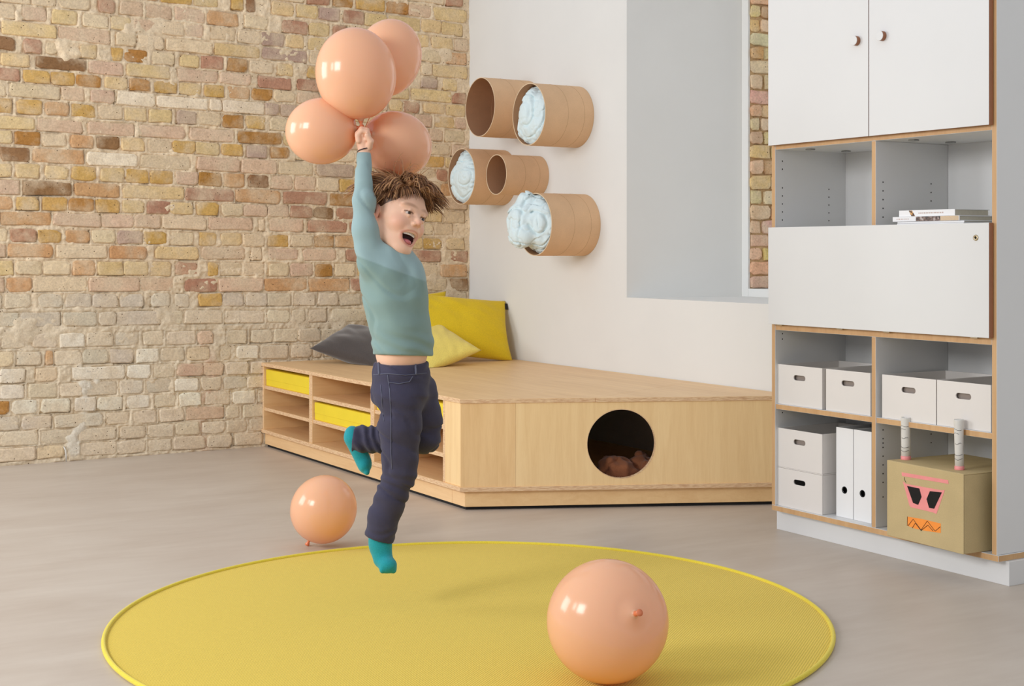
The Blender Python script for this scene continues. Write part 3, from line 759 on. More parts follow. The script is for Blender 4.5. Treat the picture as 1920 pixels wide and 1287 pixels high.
# binders
for (a_, b_), lb in zip(((1568, 1599.5), (1600.8, 1634)), ('white ring binder standing against the stacked white boxes', 'white ring binder standing against the cabinet divider')):
    xb = XF + .045
    yl, yr = yof(a_, 880, xb), yof(b_, 890, xb); yr = max(yr, DV + TH / 2 + .002)
    t = thing('ring_binder', lb, 'binder', (xb, (yl + yr) / 2, .097), 0, 'white ring binders')
    w2 = (yl - yr) / 2; hb = .318
    plate_hole('spine', -w2, w2, 0, hb, circle_pts(0, .098, .0115, 32), .003, M['paper_white'], t, rot=(0, 0, -math.pi / 2))
    for s in (-1, 1):
        a2, b2 = sorted((s * w2, s * (w2 - .003)))
        box('cover', (.0033, a2, 0), (.28, b2, hb), M['paper_white'], t, .0006)
    box('shade_block', (.02, -w2 + .006, .004), (.24, w2 - .006, hb - .012), M['dark'], t, 0)  # near-black block so the finger hole looks shaded inside
    v, f = tube_path([(-.0004, .0115 * math.cos(2 * math.pi * k / 24), .098 + .0115 * math.sin(2 * math.pi * k / 24)) for k in range(24)], .0014, 6, True)
    mesh('finger_ring', v, f, M['dark'], t, True)
# books lying on the upper shelf
def book(label, y0, y1, z0, th, x0, dep_, rz, picture=0):
    t = thing('book', label, 'book', (x0, (y0 + y1) / 2, z0), rz, 'books lying on the cabinet shelf')
    w2 = abs(y1 - y0) / 2
    box('cover', (0, -w2, 0), (dep_, w2, .0018), M['paper_white'], t, 0)
    box('cover', (0, -w2, th - .0018), (dep_, w2, th), M['paper_white'], t, 0)
    box('spine', (-.0015, -w2, 0), (0, w2, th), M['paper_white'], t, .0004)
    box('page_block', (.0003, -w2 + .003, .002), (dep_ - .004, w2 - .003, th - .002), M['pages'], t, 0)
    if picture == 1:
        pm = NT('photo_print'); n = pm.noise(pm.coords((60, 60, 60)), 1.5, 3); pm.base(pm.ramp(n, [(.35, s2l((40, 34, 34))), (.5, s2l((120, 96, 84))), (.65, s2l((190, 178, 172)))]))
        box('cover_print', (-.002, -w2 * .45, .0006), (-.0014, w2 * .28, th - .0006), pm.m, t, 0)
        box('cover_print', (-.002, -w2 * .98, .0006), (-.0014, -w2 * .45, th - .0006), M['card_rim'], t, 0)
        parts = []
    if picture == 2:
        pm = NT('pattern_print'); n = pm.noise(pm.coords((90, 90, 90)), 1.5, 1); pm.base(pm.ramp(n, [(.45, s2l((70, 44, 30))), (.55, s2l((214, 160, 90)))]))
        mesh('cover_print', [(-.0018, w2 * .64, th - .001), (-.0018, w2 * .52, th - .001), (-.0018, w2 * .40, .001), (-.0018, w2 * .54, .001)], [(0, 1, 2, 3)], pm.m, t)
    pr = []
    span = {1: (.5, .85), 2: (-.6, .3), 0: None}[picture]
    if span:
        y = span[0]
        while y < span[1]:
            l_ = rng.uniform(.03, .06); pr.append(([(-.0018, -0 + y * w2, th * .42), (-.0018, (y + l_) * w2, th * .42), (-.0018, (y + l_) * w2, th * .6), (-.0018, y * w2, th * .6)], [(0, 1, 2, 3)])); y += l_ + .025
        v, f = merge(pr); mesh('title_print', v, f, M['print_grey'], t)
    return t
M['pages'] = plain('book_pages', (206, 200, 182), .9, .04, 90); M['print_grey'] = plain('pale_print', (196, 172, 160), .8, .1)
zb = Z3 - .004; xk = XF + .02
yk = lambda px: float(onx(px, 410, xk)[1])
book('thin white booklet at the very bottom of the book stack', yk(1806), yk(1684), zb + .0003, .007, xk, .20, .03)
book('thin white booklet directly under the book with the dark photo spine', yk(1806), yk(1684), zb + .0078, .006, xk + .002, .21, .03)
book('white book with a dark patterned photo along its spine', yk(1799), yk(1677), zb + .0143, .016, xk - .003, .20, .03, 1)
book('white book with an orange and brown stripe on its spine, topmost of the stack', yk(1788), yk(1686), zb + .0308, .021, xk + .004, .17, .03, 2)

# cardboard robot
RB0 = onz(1663, 1004, .097); RB1 = onz(1806.5, 1040.5, .097)
rd = (RB1 - RB0)[:2]; RW = float(np.linalg.norm(rd)); rang = math.atan2(rd[1], rd[0])
RH = float(.097 - 0 + 0) * 0 + float((1.04 - (863 - HZ) * ((RB0 - CAM) @ FW) / F) - .097)
rob = thing('cardboard_robot', 'cardboard box robot mask with paper-roll horns and pink taped eyes', 'cardboard robot', (RB0[0], RB0[1], .097), rang)
RDp = .33
box('front_panel', (0, 0, 0), (RW, .004, RH), M['card_box'], rob, .0012)
box('side_panel', (RW - .004, .0045, .001), (RW, RDp, RH - .004), M['card_box'], rob, .001)
box('side_panel', (0, .0045, .001), (.004, RDp, RH - .004), M['card_box'], rob, .001)
box('back_panel', (.0045, RDp - .004, .001), (RW - .0045, RDp, RH - .004), M['card_box'], rob, .001)
box('top_panel', (0, .0045, RH - .0037), (RW, RDp, RH), M['card_box'], rob, .001)
v, f = [], []
for x, y in stadium(.22, RH * .36, .10, .038): v.append((RW + .0006, x, y))
mesh('handle_slot', v, [tuple(range(len(v)))], M['card_inner'], rob)
def fpx(px, py):
    """picture point -> robot front plane (x along, z)"""
    n_ = np.array([-math.sin(rang), math.cos(rang), 0]); d = ray(px, py); t_ = ((RB0 - CAM) @ n_) / (d @ n_); q = CAM + d * t_
    return float((q - RB0)[:2] @ np.array([math.cos(rang), math.sin(rang)])), float(q[2] - .097)
zp = lambda x, y: (1640 + x / 4.4393, 770 + y / 4.4379)         # close-up coordinates -> picture
def flat(nm, pts, mat, par, y, t_=.0006):
    v = [(*[fpx(*zp(*p))[0]], y, fpx(*zp(*p))[1]) for p in pts]; n = len(v)
    v += [(a_, b_ - t_, c_) for a_, b_, c_ in v]; f = [tuple(range(n)), tuple(range(2 * n - 1, n - 1, -1))] + [(i, n + i, n + (i + 1) % n, (i + 1) % n) for i in range(n)]
    bm = bmesh.new(); vs = [bm.verts.new(p) for p in v]
    for q in f: bm.faces.new([vs[i] for i in q])
    return from_bm(nm, bm, mat, par)
flat('tape_strip', [(225, 515), (612, 580), (617, 612), (228, 545)], M['pink_tape'], rob, -.0001)
mask_ = flat('taped_eye_mask', [(236, 590), (262, 612), (560, 665), (585, 662), (515, 862), (482, 848), (300, 805), (290, 790)], M['pink_tape'], rob, -.0001)
flat('eye', [(272, 628), (374, 650), (392, 720), (364, 786), (322, 770)], M['dark'], mask_, -.0008)  # flat near-black plates put in the shade of the cut-out eyes by colour
flat('eye', [(462, 672), (561, 682), (497, 818), (455, 810), (434, 738)], M['dark'], mask_, -.0008)
mo = flat('mouth', [(275, 884), (400, 905), (551, 942), (551, 1020), (430, 1003), (340, 985), (275, 960)], M['orange_paper'], rob, -.0001)
def ink(pts, r=.0009, par=mo, y=-.0012):
    P_ = [(fpx(*zp(*p))[0], y, fpx(*zp(*p))[1]) for p in pts]
    v, f = tube_path(P_, r, 5); mesh('ink_line', v, f, M['ink'], par)
ink([(280, 960), (322, 905), (388, 995), (440, 920), (505, 1005), (548, 968)])
ink([(315, 978), (340, 938), (388, 1000), (445, 955), (490, 1005)])
ink([(250, 556), (248, 572), (262, 600)], .0007, rob)
ink([(273, 960), (275, 884)], .0007)
for px, py0, py1, tz, r0 in ((1697.5, 783, 860, .0, .0155), (1799.5, 787, 879, -.02, .0142)):
    # horn foot on the box top
    p = onz(px + (1 if tz == 0 else -.5), py1 + 2, .097 + RH); lx = float((p - RB0)[:2] @ np.array([math.cos(rang), math.sin(rang)])); ly = float((p - RB0)[:2] @ np.array([-math.sin(rang), math.cos(rang)]))
    D_ = (p - CAM) @ FW; hh_ = (py1 - py0 + 2) * D_ / F
    prof = [(r0 - .0012, .0), (r0, .0), (r0 * .985, hh_ * .35), (r0 * 1.02, hh_ * .7), (r0 * 1.06, hh_ * .97), (r0 * 1.03, hh_), (r0 * .9, hh_ - .001), (r0 * .88, .004)]
    v, f = lathe(prof, 28)
    hn = mesh('horn', v, f, M['pale_paper'], rob, True, loc=(lx, max(ly, r0 + .006), RH + .0003), rot=(0, tz, 0))
    v, f = lathe([(r0 + .0012, 0), (r0 + .0014, .004), (r0 + .001, .0115), (r0 - .0002, .0118)], 28)
    mesh('tape_ring', v, f, M['pink_tape'], hn, True)
    for q_, (zr, a0, a1) in enumerate(((.80, -2.8, -.2), (.30, -3.0, -.1), (.21, -2.0, -.1), (.52, -1.7, -.3), (.72, -3, -.8))):
        pts = [((r0 + .0008) * math.cos(a0 + (a1 - a0) * k / 10), (r0 + .0008) * math.sin(a0 + (a1 - a0) * k / 10), hh_ * (zr + .015 * math.sin(k * .6 + q_))) for k in range(11)]
        v, f = tube_path(pts, .0005, 4); mesh('stitch_line', v, f, M['print_dark'] if 'print_dark' in M else M['ink'], hn)

# ------------------------------------------------------------------ rug
RC = np.array([-2.057, -3.649]); RR = 1.0125
rug = thing('round_rug', 'large round mustard yellow woven rug with piped edge', 'rug', (RC[0], RC[1], 0))
v, f = lathe([(0.0001, 0.0005), (RR - .012, .0005), (RR - .010, .006), (.0001, .006)], 160)
mesh('rug_field', v, f, M['rug'], rug)
v, f = tube_path([((RR - .010) * math.cos(2 * math.pi * k / 200), (RR - .010) * math.sin(2 * math.pi * k / 200), .0068) for k in range(200)], .0066, 10, True)
mesh('piping', v, f, M['rug_edge'], rug, True)

# ------------------------------------------------------------------ implicit surfaces
class SDF:
    def __init__(s, lo, hi, h):
        s.h = h; s.lo = np.array(lo, float); s.n = np.ceil((np.array(hi) - s.lo) / h).astype(int) + 1
        s.ax = [(s.lo[i] + np.arange(s.n[i]) * h).astype(np.float32) for i in range(3)]
        s.F = np.full(tuple(s.n), 1.0, np.float32)
    def win(s, lo, hi):
        i0 = np.clip(np.floor((np.array(lo) - s.lo) / s.h).astype(int), 0, s.n); i1 = np.clip(np.ceil((np.array(hi) - s.lo) / s.h).astype(int) + 1, 0, s.n)
        sl = tuple(slice(a, b) for a, b in zip(i0, i1))
        X, Y, Z = np.meshgrid(s.ax[0][sl[0]], s.ax[1][sl[1]], s.ax[2][sl[2]], indexing='ij', sparse=True)
        return sl, X, Y, Z
    def comb(s, sl, d, k, sub=False):
        a = s.F[sl]
        if sub:
            b = -d
            if k <= 0: s.F[sl] = np.maximum(a, b); return
            h_ = np.clip(.5 - .5 * (a - b) / k, 0, 1); s.F[sl] = a + (b - a) * h_ + k * h_ * (1 - h_)
        else:
            if k <= 0: s.F[sl] = np.minimum(a, d); return
            h_ = np.clip(.5 + .5 * (a - d) / k, 0, 1); s.F[sl] = a + (d - a) * h_ - k * h_ * (1 - h_)
    def cap(s, a, b, ra, rb, k=.01, sub=False):
        a = np.array(a, float); b = np.array(b, float); m = max(ra, rb) + k + 2 * s.h + .004
        sl, X, Y, Z = s.win(np.minimum(a, b) - m, np.maximum(a, b) + m); d = b - a; L2 = d @ d + 1e-12
        t = np.clip(((X - a[0]) * d[0] + (Y - a[1]) * d[1] + (Z - a[2]) * d[2]) / L2, 0, 1)
        D = np.sqrt((X - a[0] - d[0] * t) ** 2 + (Y - a[1] - d[1] * t) ** 2 + (Z - a[2] - d[2] * t) ** 2) - (ra + (rb - ra) * t)
        s.comb(sl, D.astype(np.float32), k, sub)
    def ell(s, c, r, k=.01, R=None, sub=False):
        c = np.array(c, float); r = np.array(r, float); m = r.max() + k + 2 * s.h + .004
        sl, X, Y, Z = s.win(c - m, c + m); X = X - c[0]; Y = Y - c[1]; Z = Z - c[2]
        if R is None: R = np.eye(3)
        q = [R[i][0] * X + R[i][1] * Y + R[i][2] * Z for i in range(3)]
        k0 = np.sqrt(sum((q[i] / r[i]) ** 2 for i in range(3))); k1 = np.sqrt(sum((q[i] / r[i] ** 2) ** 2 for i in range(3))) + 1e-9
        s.comb(sl, (k0 * (k0 - 1) / k1).astype(np.float32), k, sub)
    def half(s, p, n, k=.004):
        """keep the side with (x-p).n < 0"""
        X, Y, Z = np.meshgrid(*s.ax, indexing='ij', sparse=True); n = np.array(n, float); n /= np.linalg.norm(n)
        D = ((X - p[0]) * n[0] + (Y - p[1]) * n[1] + (Z - p[2]) * n[2]).astype(np.float32)
        s.comb(tuple(slice(0, q) for q in s.n), -D, k, True)
    def grid(s): return np.meshgrid(*s.ax, indexing='ij', sparse=True)
    def surf(s):
        Fv = s.F; ins = Fv < 0
        c = [ins[i:ins.shape[0] - 1 + i, j:ins.shape[1] - 1 + j, k:ins.shape[2] - 1 + k] for i in (0, 1) for j in (0, 1) for k in (0, 1)]
        cnt = sum(q.astype(np.int8) for q in c); act = (cnt > 0) & (cnt < 8); idx = np.argwhere(act)
        vid = np.full(act.shape, -1, np.int64); vid[act] = np.arange(len(idx))
        off = [(i, j, k) for i in (0, 1) for j in (0, 1) for k in (0, 1)]
        val = np.stack([Fv[idx[:, 0] + o[0], idx[:, 1] + o[1], idx[:, 2] + o[2]] for o in off], 1)
        P = np.zeros((len(idx), 3)); W = np.zeros(len(idx))
        for a in range(8):
            for b in range(a + 1, 8):
                if sum(abs(off[a][q] - off[b][q]) for q in range(3)) != 1: continue
                x = (val[:, a] < 0) != (val[:, b] < 0)
                t = val[:, a] / np.where(x, val[:, a] - val[:, b], 1)
                p = np.array(off[a]) + (np.array(off[b]) - np.array(off[a])) * t[:, None]
                P += np.where(x[:, None], p, 0); W += x
        Vv = s.lo + (idx + P / W[:, None]) * s.h
        faces = []
        for ax_ in range(3):
            o1, o2 = [q for q in range(3) if q != ax_]
            A_ = np.take(ins, range(ins.shape[ax_] - 1), ax_); B_ = np.take(ins, range(1, ins.shape[ax_]), ax_)
            e = np.argwhere(A_ != B_); e = e[(e[:, o1] > 0) & (e[:, o2] > 0) & (e[:, o1] < act.shape[o1]) & (e[:, o2] < act.shape[o2])]
            def at(d1, d2):
                q = e.copy(); q[:, o1] -= d1; q[:, o2] -= d2; return vid[q[:, 0], q[:, 1], q[:, 2]]
            qd = np.stack([at(1, 1), at(0, 1), at(0, 0), at(1, 0)], 1)
            flip = A_[e[:, 0], e[:, 1], e[:, 2]]
            if ax_ == 1: flip = ~flip
            qd[~flip] = qd[~flip][:, ::-1]; faces.append(qd)
        return Vv, np.concatenate(faces)

# ------------------------------------------------------------------ wall tubes and rolled duvets
def tube(label, front, wallpx, r, L):
    c = onx(wallpx[0], wallpx[1], 0.0); t = thing('wall_tube', label, 'cardboard tube', (0, c[1], c[2]), 0, 'cardboard storage tubes on the white wall')
    t.rotation_euler = (0, -math.pi / 2, 0)
    th = .0045
    v, f = lathe([(r, .0005), (r, L)], 72); mesh('outer_wall', v, f, M['card_tube'], t, True)
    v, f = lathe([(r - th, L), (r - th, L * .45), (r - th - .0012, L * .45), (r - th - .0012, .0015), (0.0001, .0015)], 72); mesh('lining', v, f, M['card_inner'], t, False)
    v, f = lathe([(r, L), (r - .0006, L + .0008), (r - th + .0006, L + .0008), (r - th, L)], 72); mesh('rim', v, f, M['card_rim'], t, True)
    for z0, tl in ((L * .62, .16), (L * .28, .16)):
        pts = [((r + .0002) * math.cos(2 * math.pi * k / 48), (r + .0002) * math.sin(2 * math.pi * k / 48), z0 + tl * r * (math.sin(2 * math.pi * k / 48))) for k in range(48)]
        v, f = tube_path(pts, .0005, 4, True); mesh('seam', v, f, M['card_seam'], t)
    return (0, float(c[1]), float(c[2]), r, L)
def front_to_wall(fpx_, fpy_, L):
    p = onx(fpx_, fpy_, -L); q = proj((0, p[1], p[2])); return (q[0], q[1])
tubes = []
for lb, fx, fy, r, L in (('empty wide cardboard tube on the wall, next to the brick corner', 900, 201, .158, .29),
        ('wide cardboard tube in the top row holding a pale blue rolled duvet', 991.5, 214.5, .157, .29),
        ('wide cardboard tube behind the small empty tube, holding a pale blue duvet', 865, 331, .154, .265),
        ('small narrow empty cardboard tube between the wide ones', 930.5, 327.6, .1065, .262),
        ('wide cardboard tube lowest on the wall with a duvet bulging out', 1003, 421, .157, .29)):
    tubes.append(tube(lb, None, front_to_wall(fx, fy, L), r, L))
def duvet(label, tb, out, seed, shift=(0, 0), extra=()):
    _, yc, zc, r, L = tb; rs = random.Random(seed); Ri = r - .0075
    g = SDF((-L - out - .07, -Ri - .03, -Ri - .03 - .0), (-.02, Ri + .03 + (.06 if extra else 0), Ri + .03 + (.05 if extra else 0)), .0042)
    X, Y, Z = g.grid()
    core = np.maximum(np.sqrt(Y ** 2 + Z ** 2) - Ri * .97, np.abs(X + (L * .5 + .02)) - (L * .5 - .06)).astype(np.float32); g.F = np.minimum(g.F, core)
    g.ell((-L + .055, shift[0], shift[1]), (.055 + out, Ri * .97, Ri * .97), .02)
    for c, e in extra: g.ell(c, e, .02)
    rr = np.sqrt((Y - shift[0]) ** 2 + (Z - shift[1]) ** 2) + 0 * X; th_ = np.arctan2(Z - shift[1], Y - shift[0]) + 0 * X
    wob = (vnoise3(X * 9, Y * 9, Z * 9, seed + 7) - .5)
    sp = (rr / Ri * 2.6 + th_ / (2 * math.pi) + wob * 2.2) % 1.0                        # the rolled-up layers
    n_ = (vnoise3(X * 10, Y * 10, Z * 10, seed) - .5) * .030 - .004 + np.exp(-((sp - .5) / .06) ** 2) * .010 * np.clip(rr / Ri * 3, 0, 1)
    for fr_, am in ((13, .11), (27, .05)):
        rid = np.abs(vnoise3(X * fr_ + wob * 2, Y * fr_ * 1.4, Z * fr_ * .8, seed + fr_) - .5); n_ = n_ + np.clip(.09 - rid, 0, 1) * am
    g.F = g.F + n_.astype(np.float32)
    keep = np.maximum(np.sqrt(Y ** 2 + Z ** 2) - Ri, -(X + L - .002)).astype(np.float32)      # inside the tube: never through its wall
    inside = (X > -L + .002)
    g.F = np.where(inside & (np.sqrt(Y ** 2 + Z ** 2) > Ri), np.maximum(g.F, .001), g.F)
    v, f = g.surf(); o = fast_mesh('rolled_duvet', v, f, M['duvet'], None, True); o.location = (0, yc, zc)
    return tag(o, label, 'duvet', 'pale blue duvets rolled in the wall tubes')
duvet('pale blue duvet rolled up inside the top row tube', tubes[1], .030, 3, (-.006, -.012))
duvet('pale blue duvet rolled up in the tube behind the small empty one', tubes[2], .030, 5, (-.006, -.014))
duvet('pale blue duvet bulging far out of the lowest tube', tubes[4], .070, 8, extra=(((-.315, .05, .10), (.035, .05, .062)), ((-.34, .045, .02), (.06, .10, .08)), ((-.35, .03, -.05), (.06, .09, .07))))

# ------------------------------------------------------------------ pillows
def pillow_geo(w_, h_, t_, seed, n=44, pinch=.10, wr=.006):
    u = np.linspace(-1, 1, n); U, W = np.meshgrid(u, u, indexing='ij')
    ins = 1 - pinch * (1 - np.abs(W) ** 3) * np.abs(U) ** 2.0; ins2 = 1 - pinch * (1 - np.abs(U) ** 3) * np.abs(W) ** 2.0
    X = U * w_ / 2 * ins2 ** 0 * (1 - pinch * (1 - W ** 2) * U ** 2); Z = W * h_ / 2 * (1 - pinch * (1 - U ** 2) * W ** 2)
    T = t_ / 2 * (np.clip(1 - U ** 2, 0, 1) ** .48) * (np.clip(1 - W ** 2, 0, 1) ** .48)
    nz = (vnoise2((U + 3) * 2.4, (W + 3) * 2.4, seed) - .5) * 2 + (vnoise2((U + W + 5) * 5, (U - W + 5) * 1.8, seed + 1) - .5) * 1.2
    amp = wr * np.clip((1 - U ** 2) * (1 - W ** 2) * 6, 0, 1)
    T1 = T + nz * amp; nz2 = (vnoise2((U + 3) * 2.2, (W + 3) * 2.2, seed + 3) - .5) * 2; T2 = T + nz2 * amp
    V1 = np.stack([X, -T1, Z], -1).reshape(-1, 3); V2 = np.stack([X, T2, Z], -1).reshape(-1, 3)
    I_ = np.arange(n * n).reshape(n, n); Fa = np.stack([I_[:-1, :-1], I_[1:, :-1], I_[1:, 1:], I_[:-1, 1:]], -1).reshape(-1, 4)
    return np.concatenate([V1, V2]), np.concatenate([Fa, Fa[:, ::-1] + n * n])
def pillow(nm, label, mat, w_, h_, t_, M4, seed, wr=.006, pinch=.10):
    v, f = pillow_geo(w_, h_, t_, seed, wr=wr, pinch=pinch); o = fast_mesh(nm, v, f, mat, None, True)
    md = o.modifiers.new('weld', 'WELD'); md.merge_threshold = .0004
    P_ = [M4 @ Vector(p) for p in v]; c_ = M4.translation
    P_ = [Vector((min(p.x, -.006), min(p.y, -.012), max(p.z, BT + .0015))) - c_ for p in P_]
    o.data.vertices.foreach_set('co', np.array([tuple(p) for p in P_], dtype=np.float32).ravel()); o.data.update()
    o.location = c_; return tag(o, label, 'pillow', 'pillows on the platform')
def place(loc, rz, tilt, roll=0.0):
    return Matrix.Translation(loc) @ Matrix.Rotation(rz, 4, 'Z') @ Matrix.Rotation(tilt, 4, 'X') @ Matrix.Rotation(roll, 4, 'Y')
PILL = True
# mustard pillow leaning into the corner against the white wall
MP = place((-.322, -.46, BT + .185), math.radians(-4), math.radians(-27), math.radians(6.5))
pm_ = pillow('pillow', 'mustard yellow pillow with a black tag leaning beside the white wall', M['mustard'], .60, .370, .13,
       MP, 21, .006, .07)
tg_ = box('tag', (.286, -.010, .128), (.301, -.005, .164), M['black_base'], pm_, .0006); R3 = MP.to_3x3(); tg_.rotation_euler = R3.to_euler()
pillow('pillow', 'second mustard yellow pillow showing only a corner behind the tagged one', M['mustard'], .44, .36, .11,
       place((-.43, -.135, BT + .192), 0, math.radians(-10), 0), 25)
pillow('pillow', 'pale lemon yellow pillow slumped in front of the mustard pillow', M['lemon'], .50, .34, .13,
       place((-.56, -.56, BT + .098), math.radians(-46), math.radians(-64), math.radians(42)), 31)
pillow('pillow', 'charcoal grey velvet pillow lying by the brick wall', M['charcoal'], .54, .33, .15,
       place((-.80, -.33, BT + .080), math.radians(-34), math.radians(-66), math.radians(30)), 37, .006)

# fringed blanket inside the platform
ib = on_front(.70) + nAB * .22
g = SDF((-.2, -.16, -.01), (.22, .16, .16), .006)
for k in range(7): g.ell((rng.uniform(-.1, .12), rng.uniform(-.08, .08), rng.uniform(.02, .06)), (rng.uniform(.06, .1), rng.uniform(.05, .08), rng.uniform(.03, .06)), .012)
X, Y, Z = g.grid(); g.F += ((vnoise3(X * 26, Y * 26, Z * 26, 4) - .5) * .030 + np.clip(.1 - np.abs(vnoise3(X * 18, Y * 18, Z * 18, 9) - .5), 0, 1) * .12).astype(np.float32); g.half((0, 0, .001), (0, 0, -1), .002)
v, f = g.surf()
bl = thing('fringed_blanket', 'brown fringed blanket crumpled inside the round crawl hole', 'blanket', (ib[0], ib[1], .0965), fr)
o = fast_mesh('cloth', v, f, M['blanket'], bl, True)
parts = []
for k in range(34):
    x = -.16 + .3 * k / 34; parts.append(tube_path([(x, -.10, .035), (x + rng.uniform(-.01, .01), -.135, .02), (x + rng.uniform(-.02, .02), -.155, .004)], .0022, 5))
v, f = merge(parts); mesh('fringe', v, f, M['blanket'], bl, True)

# ------------------------------------------------------------------ balloons
def balloon_geo(r, el, neck=.012, n=48):
    """tip (neck) at origin pointing -z, body above"""
    prof = [(.0001, -.018), (.008, -.018), (.0065, -.012), (.004, -.006), (.0055, 0.0), (neck, .010)]
    top = 2 * r * el; cz = top - r * (1 + (el - 1) * .8)
    for k in range(1, 30):
        a = math.pi * (k / 30) ; zz_ = -math.cos(a)
        low = zz_ < 0
        z_ = cz + (zz_ * (cz - .006) if low else zz_ * (top - cz))
        rr = r * math.sin(a) ** (1.0 if not low else 1.0)
        if z_ > .012: prof.append((max(rr, neck), z_))
    prof.append((.0001, top)); return lathe(prof, n)
def balloon(label, tip, center_dir, r, el, group=None, roll=0, knot=True):
    """tip: world point of the knot; center_dir: direction from knot to the top"""
    t = thing('balloon', label, 'balloon', tip, 0, group)
    q = Vector(center_dir).to_track_quat('Z', 'Y'); t.rotation_mode = 'QUATERNION'; t.rotation_quaternion = q
    v, f = balloon_geo(r, el); o = mesh('skin', v[6 * 48 - 96:], [tuple(i - 4 * 48 for i in g) for g in f if min(g) >= 4 * 48], M['balloon'], t, True)
    kv, kf = lathe([(.0001, -.017), (.0085, -.018), (.007, -.012), (.0042, -.006), (.0062, .001), (.0122, .0105)], 24)
    mesh('knot', kv, kf, M['knot'], t, True)
    return t
def lw(r, f, z): p = CAM + RT * r + FW * f; return Vector((p[0], p[1], z))
def pxd(px, py, Y): p = CAM + ray(px, py) * Y; return Vector(p)
# floor balloons
def floor_balloon(label, px, r, el, kdir, Y, ztouch):
    """kdir: direction (right, forward, up) of the knot"""
    k = Vector(tuple(RT * kdir[0] + FW * kdir[1] + UP * kdir[2])).normalized()
    top = 2 * r * el; cz = top - r * (1 + (el - 1) * .8)
    c = pxd(px, 0, Y); 
    # lowest point of the egg
    zmin = 1e9
    q = (-k).to_track_quat('Z', 'Y')
    v, f = balloon_geo(r, el)
    zs = [(q @ Vector(p)).z for p in v]; zmin = min(zs)
    cc = q @ Vector((0, 0, cz))
    tip = Vector((c.x, c.y, 0)) - Vector((cc.x, cc.y, 0)); tip.z = ztouch - zmin
    return balloon(label, tip, -k, r, el, 'balloons lying on the ground')
floor_balloon('large peach balloon resting on the yellow rug', 1139.5, .1465, 1.02, (.37, -.84, .33), 3.385, .0062)
floor_balloon('small peach balloon on the bare floor beside the platform', 606.5, .1165, 1.06, (-.34, .1, -.72), 4.96, .0005)
# the held bunch : knots meet in the fist
YB = 4.15
KN = pxd(682, 237, YB + .005)
def held(label, cxp, cyp, dY, r, el, tx, ty, tdY):
    tip = pxd(tx, ty, YB + tdY); c = pxd(cxp, cyp, YB + dY); d = (c - tip); el = (d.length + .2 * r) / (1.2 * r)
    return balloon(label, tip, d, r, el, 'balloons held by the jumping child')
held('front peach balloon pointing straight up from the raised fist', 667.5, 138, .0, .119, 1.20, 677, 229, .0)
hb = held('peach balloon half hidden behind the tall front balloon', 729, 107, .17, .1005, 1.38, 711, 178, .125)
rb0 = hb.matrix_basis.inverted() @ pxd(684, 240, YB + .02); v, f = tube_path([tuple(rb0 * k / 8 + Vector((0, 0, -.012)) * (1 - k / 8)) for k in range(9)], .0011, 5)
mesh('ribbon', v, f, M['knot'], hb, True)
held('peach balloon sticking out sideways from the fist in front of the bricks', 603, 246, .02, .0985, 1.10, 671, 240, .0)
held('peach balloon hanging low behind the raised sleeve, above the hair', 744, 271, .14, .1005, 1.13, 694, 250, .04)
# ------------------------------------------------------------------ the jumping child
def attr_mat(name, rough, spec, bump=0.0, bs=200, sss=0.0, sheen=0.0, amt=.25, nscale=18):
    t = NT(name); at = t.node('ShaderNodeAttribute'); at.attribute_name = 'col'; vec = t.coords()
    n = t.noise(vec, nscale, 4); c = t.mix(amt, at.outputs['Color'], t.mix(1.0, at.outputs['Color'], t.ramp(n, [(.3, (.80, .80, .80)), (.7, (1.12, 1.12, 1.12))]), 'MULTIPLY'))
    t.base(c); t.rough(rough); t.spec(spec); t.b.inputs['Sheen Weight'].default_value = sheen
    if sss:
        t.b.inputs['Subsurface Weight'].default_value = sss; t.b.inputs['Subsurface Radius'].default_value = (.012, .005, .003); t.b.inputs['Subsurface Scale'].default_value = .5
    if bump: t.bump(t.noise(t.coords((bs, bs, bs)), 1.0, 2), bump, .0012)
    return t.m
M['skin'] = attr_mat('skin', .5, .35, sss=.15, amt=.08); M['shirt'] = attr_mat('jersey', .9, .1, .12, 500, sheen=.15, amt=.12); M['jeans'] = attr_mat('twill_trousers', .9, .12, .3, 420, sheen=.1, amt=.35, nscale=30)
M['sock'] = fabric('teal_sock', (36, 148, 158), 420, .25, .12); M['hair'] = attr_mat('brown_hair', .42, .4, amt=.4, nscale=60)
M['eye'] = attr_mat('eyeball', .08, .5, amt=0.0); M['teeth'] = plain('teeth', (250, 246, 238), .25); M['tongue'] = plain('tongue', (196, 110, 112), .35, .06, 60)
M['band'] = plain('dark_wristband', (60, 48, 46), .6)
M['seam_thread'] = plain('seam_thread', (92, 94, 112), .9)
PX0 = (725 - CX) * YB / F
root_w = CAM + RT * PX0 + FW * YB
def q(px, py, dy=0.0):
    Y = YB + dy; return np.array([(px - CX) * Y / F - PX0, dy, CAMH - (py - HZ) * Y / F])
# head frame: forward, side (child's right, towards the camera), up
ph, ro = math.radians(41), math.radians(18)
hf = np.array([math.cos(ph), -math.sin(ph), 0]); r0_ = np.array([-math.sin(ph), -math.cos(ph), 0]); u0_ = np.array([0, 0, 1.0])
hs = r0_ * math.cos(ro) + u0_ * math.sin(ro); hu = u0_ * math.cos(ro) - r0_ * math.sin(ro)
HCt = q(744, 407, 0.0); HR3 = np.array([hf, hs, hu]); HS = 1.07
def hp(f, s, u): return HCt + (hf * f + hs * s + hu * u) * HS
B_ = SDF((-.14, -.24, .06), (.16, .30, 1.42), .0026)
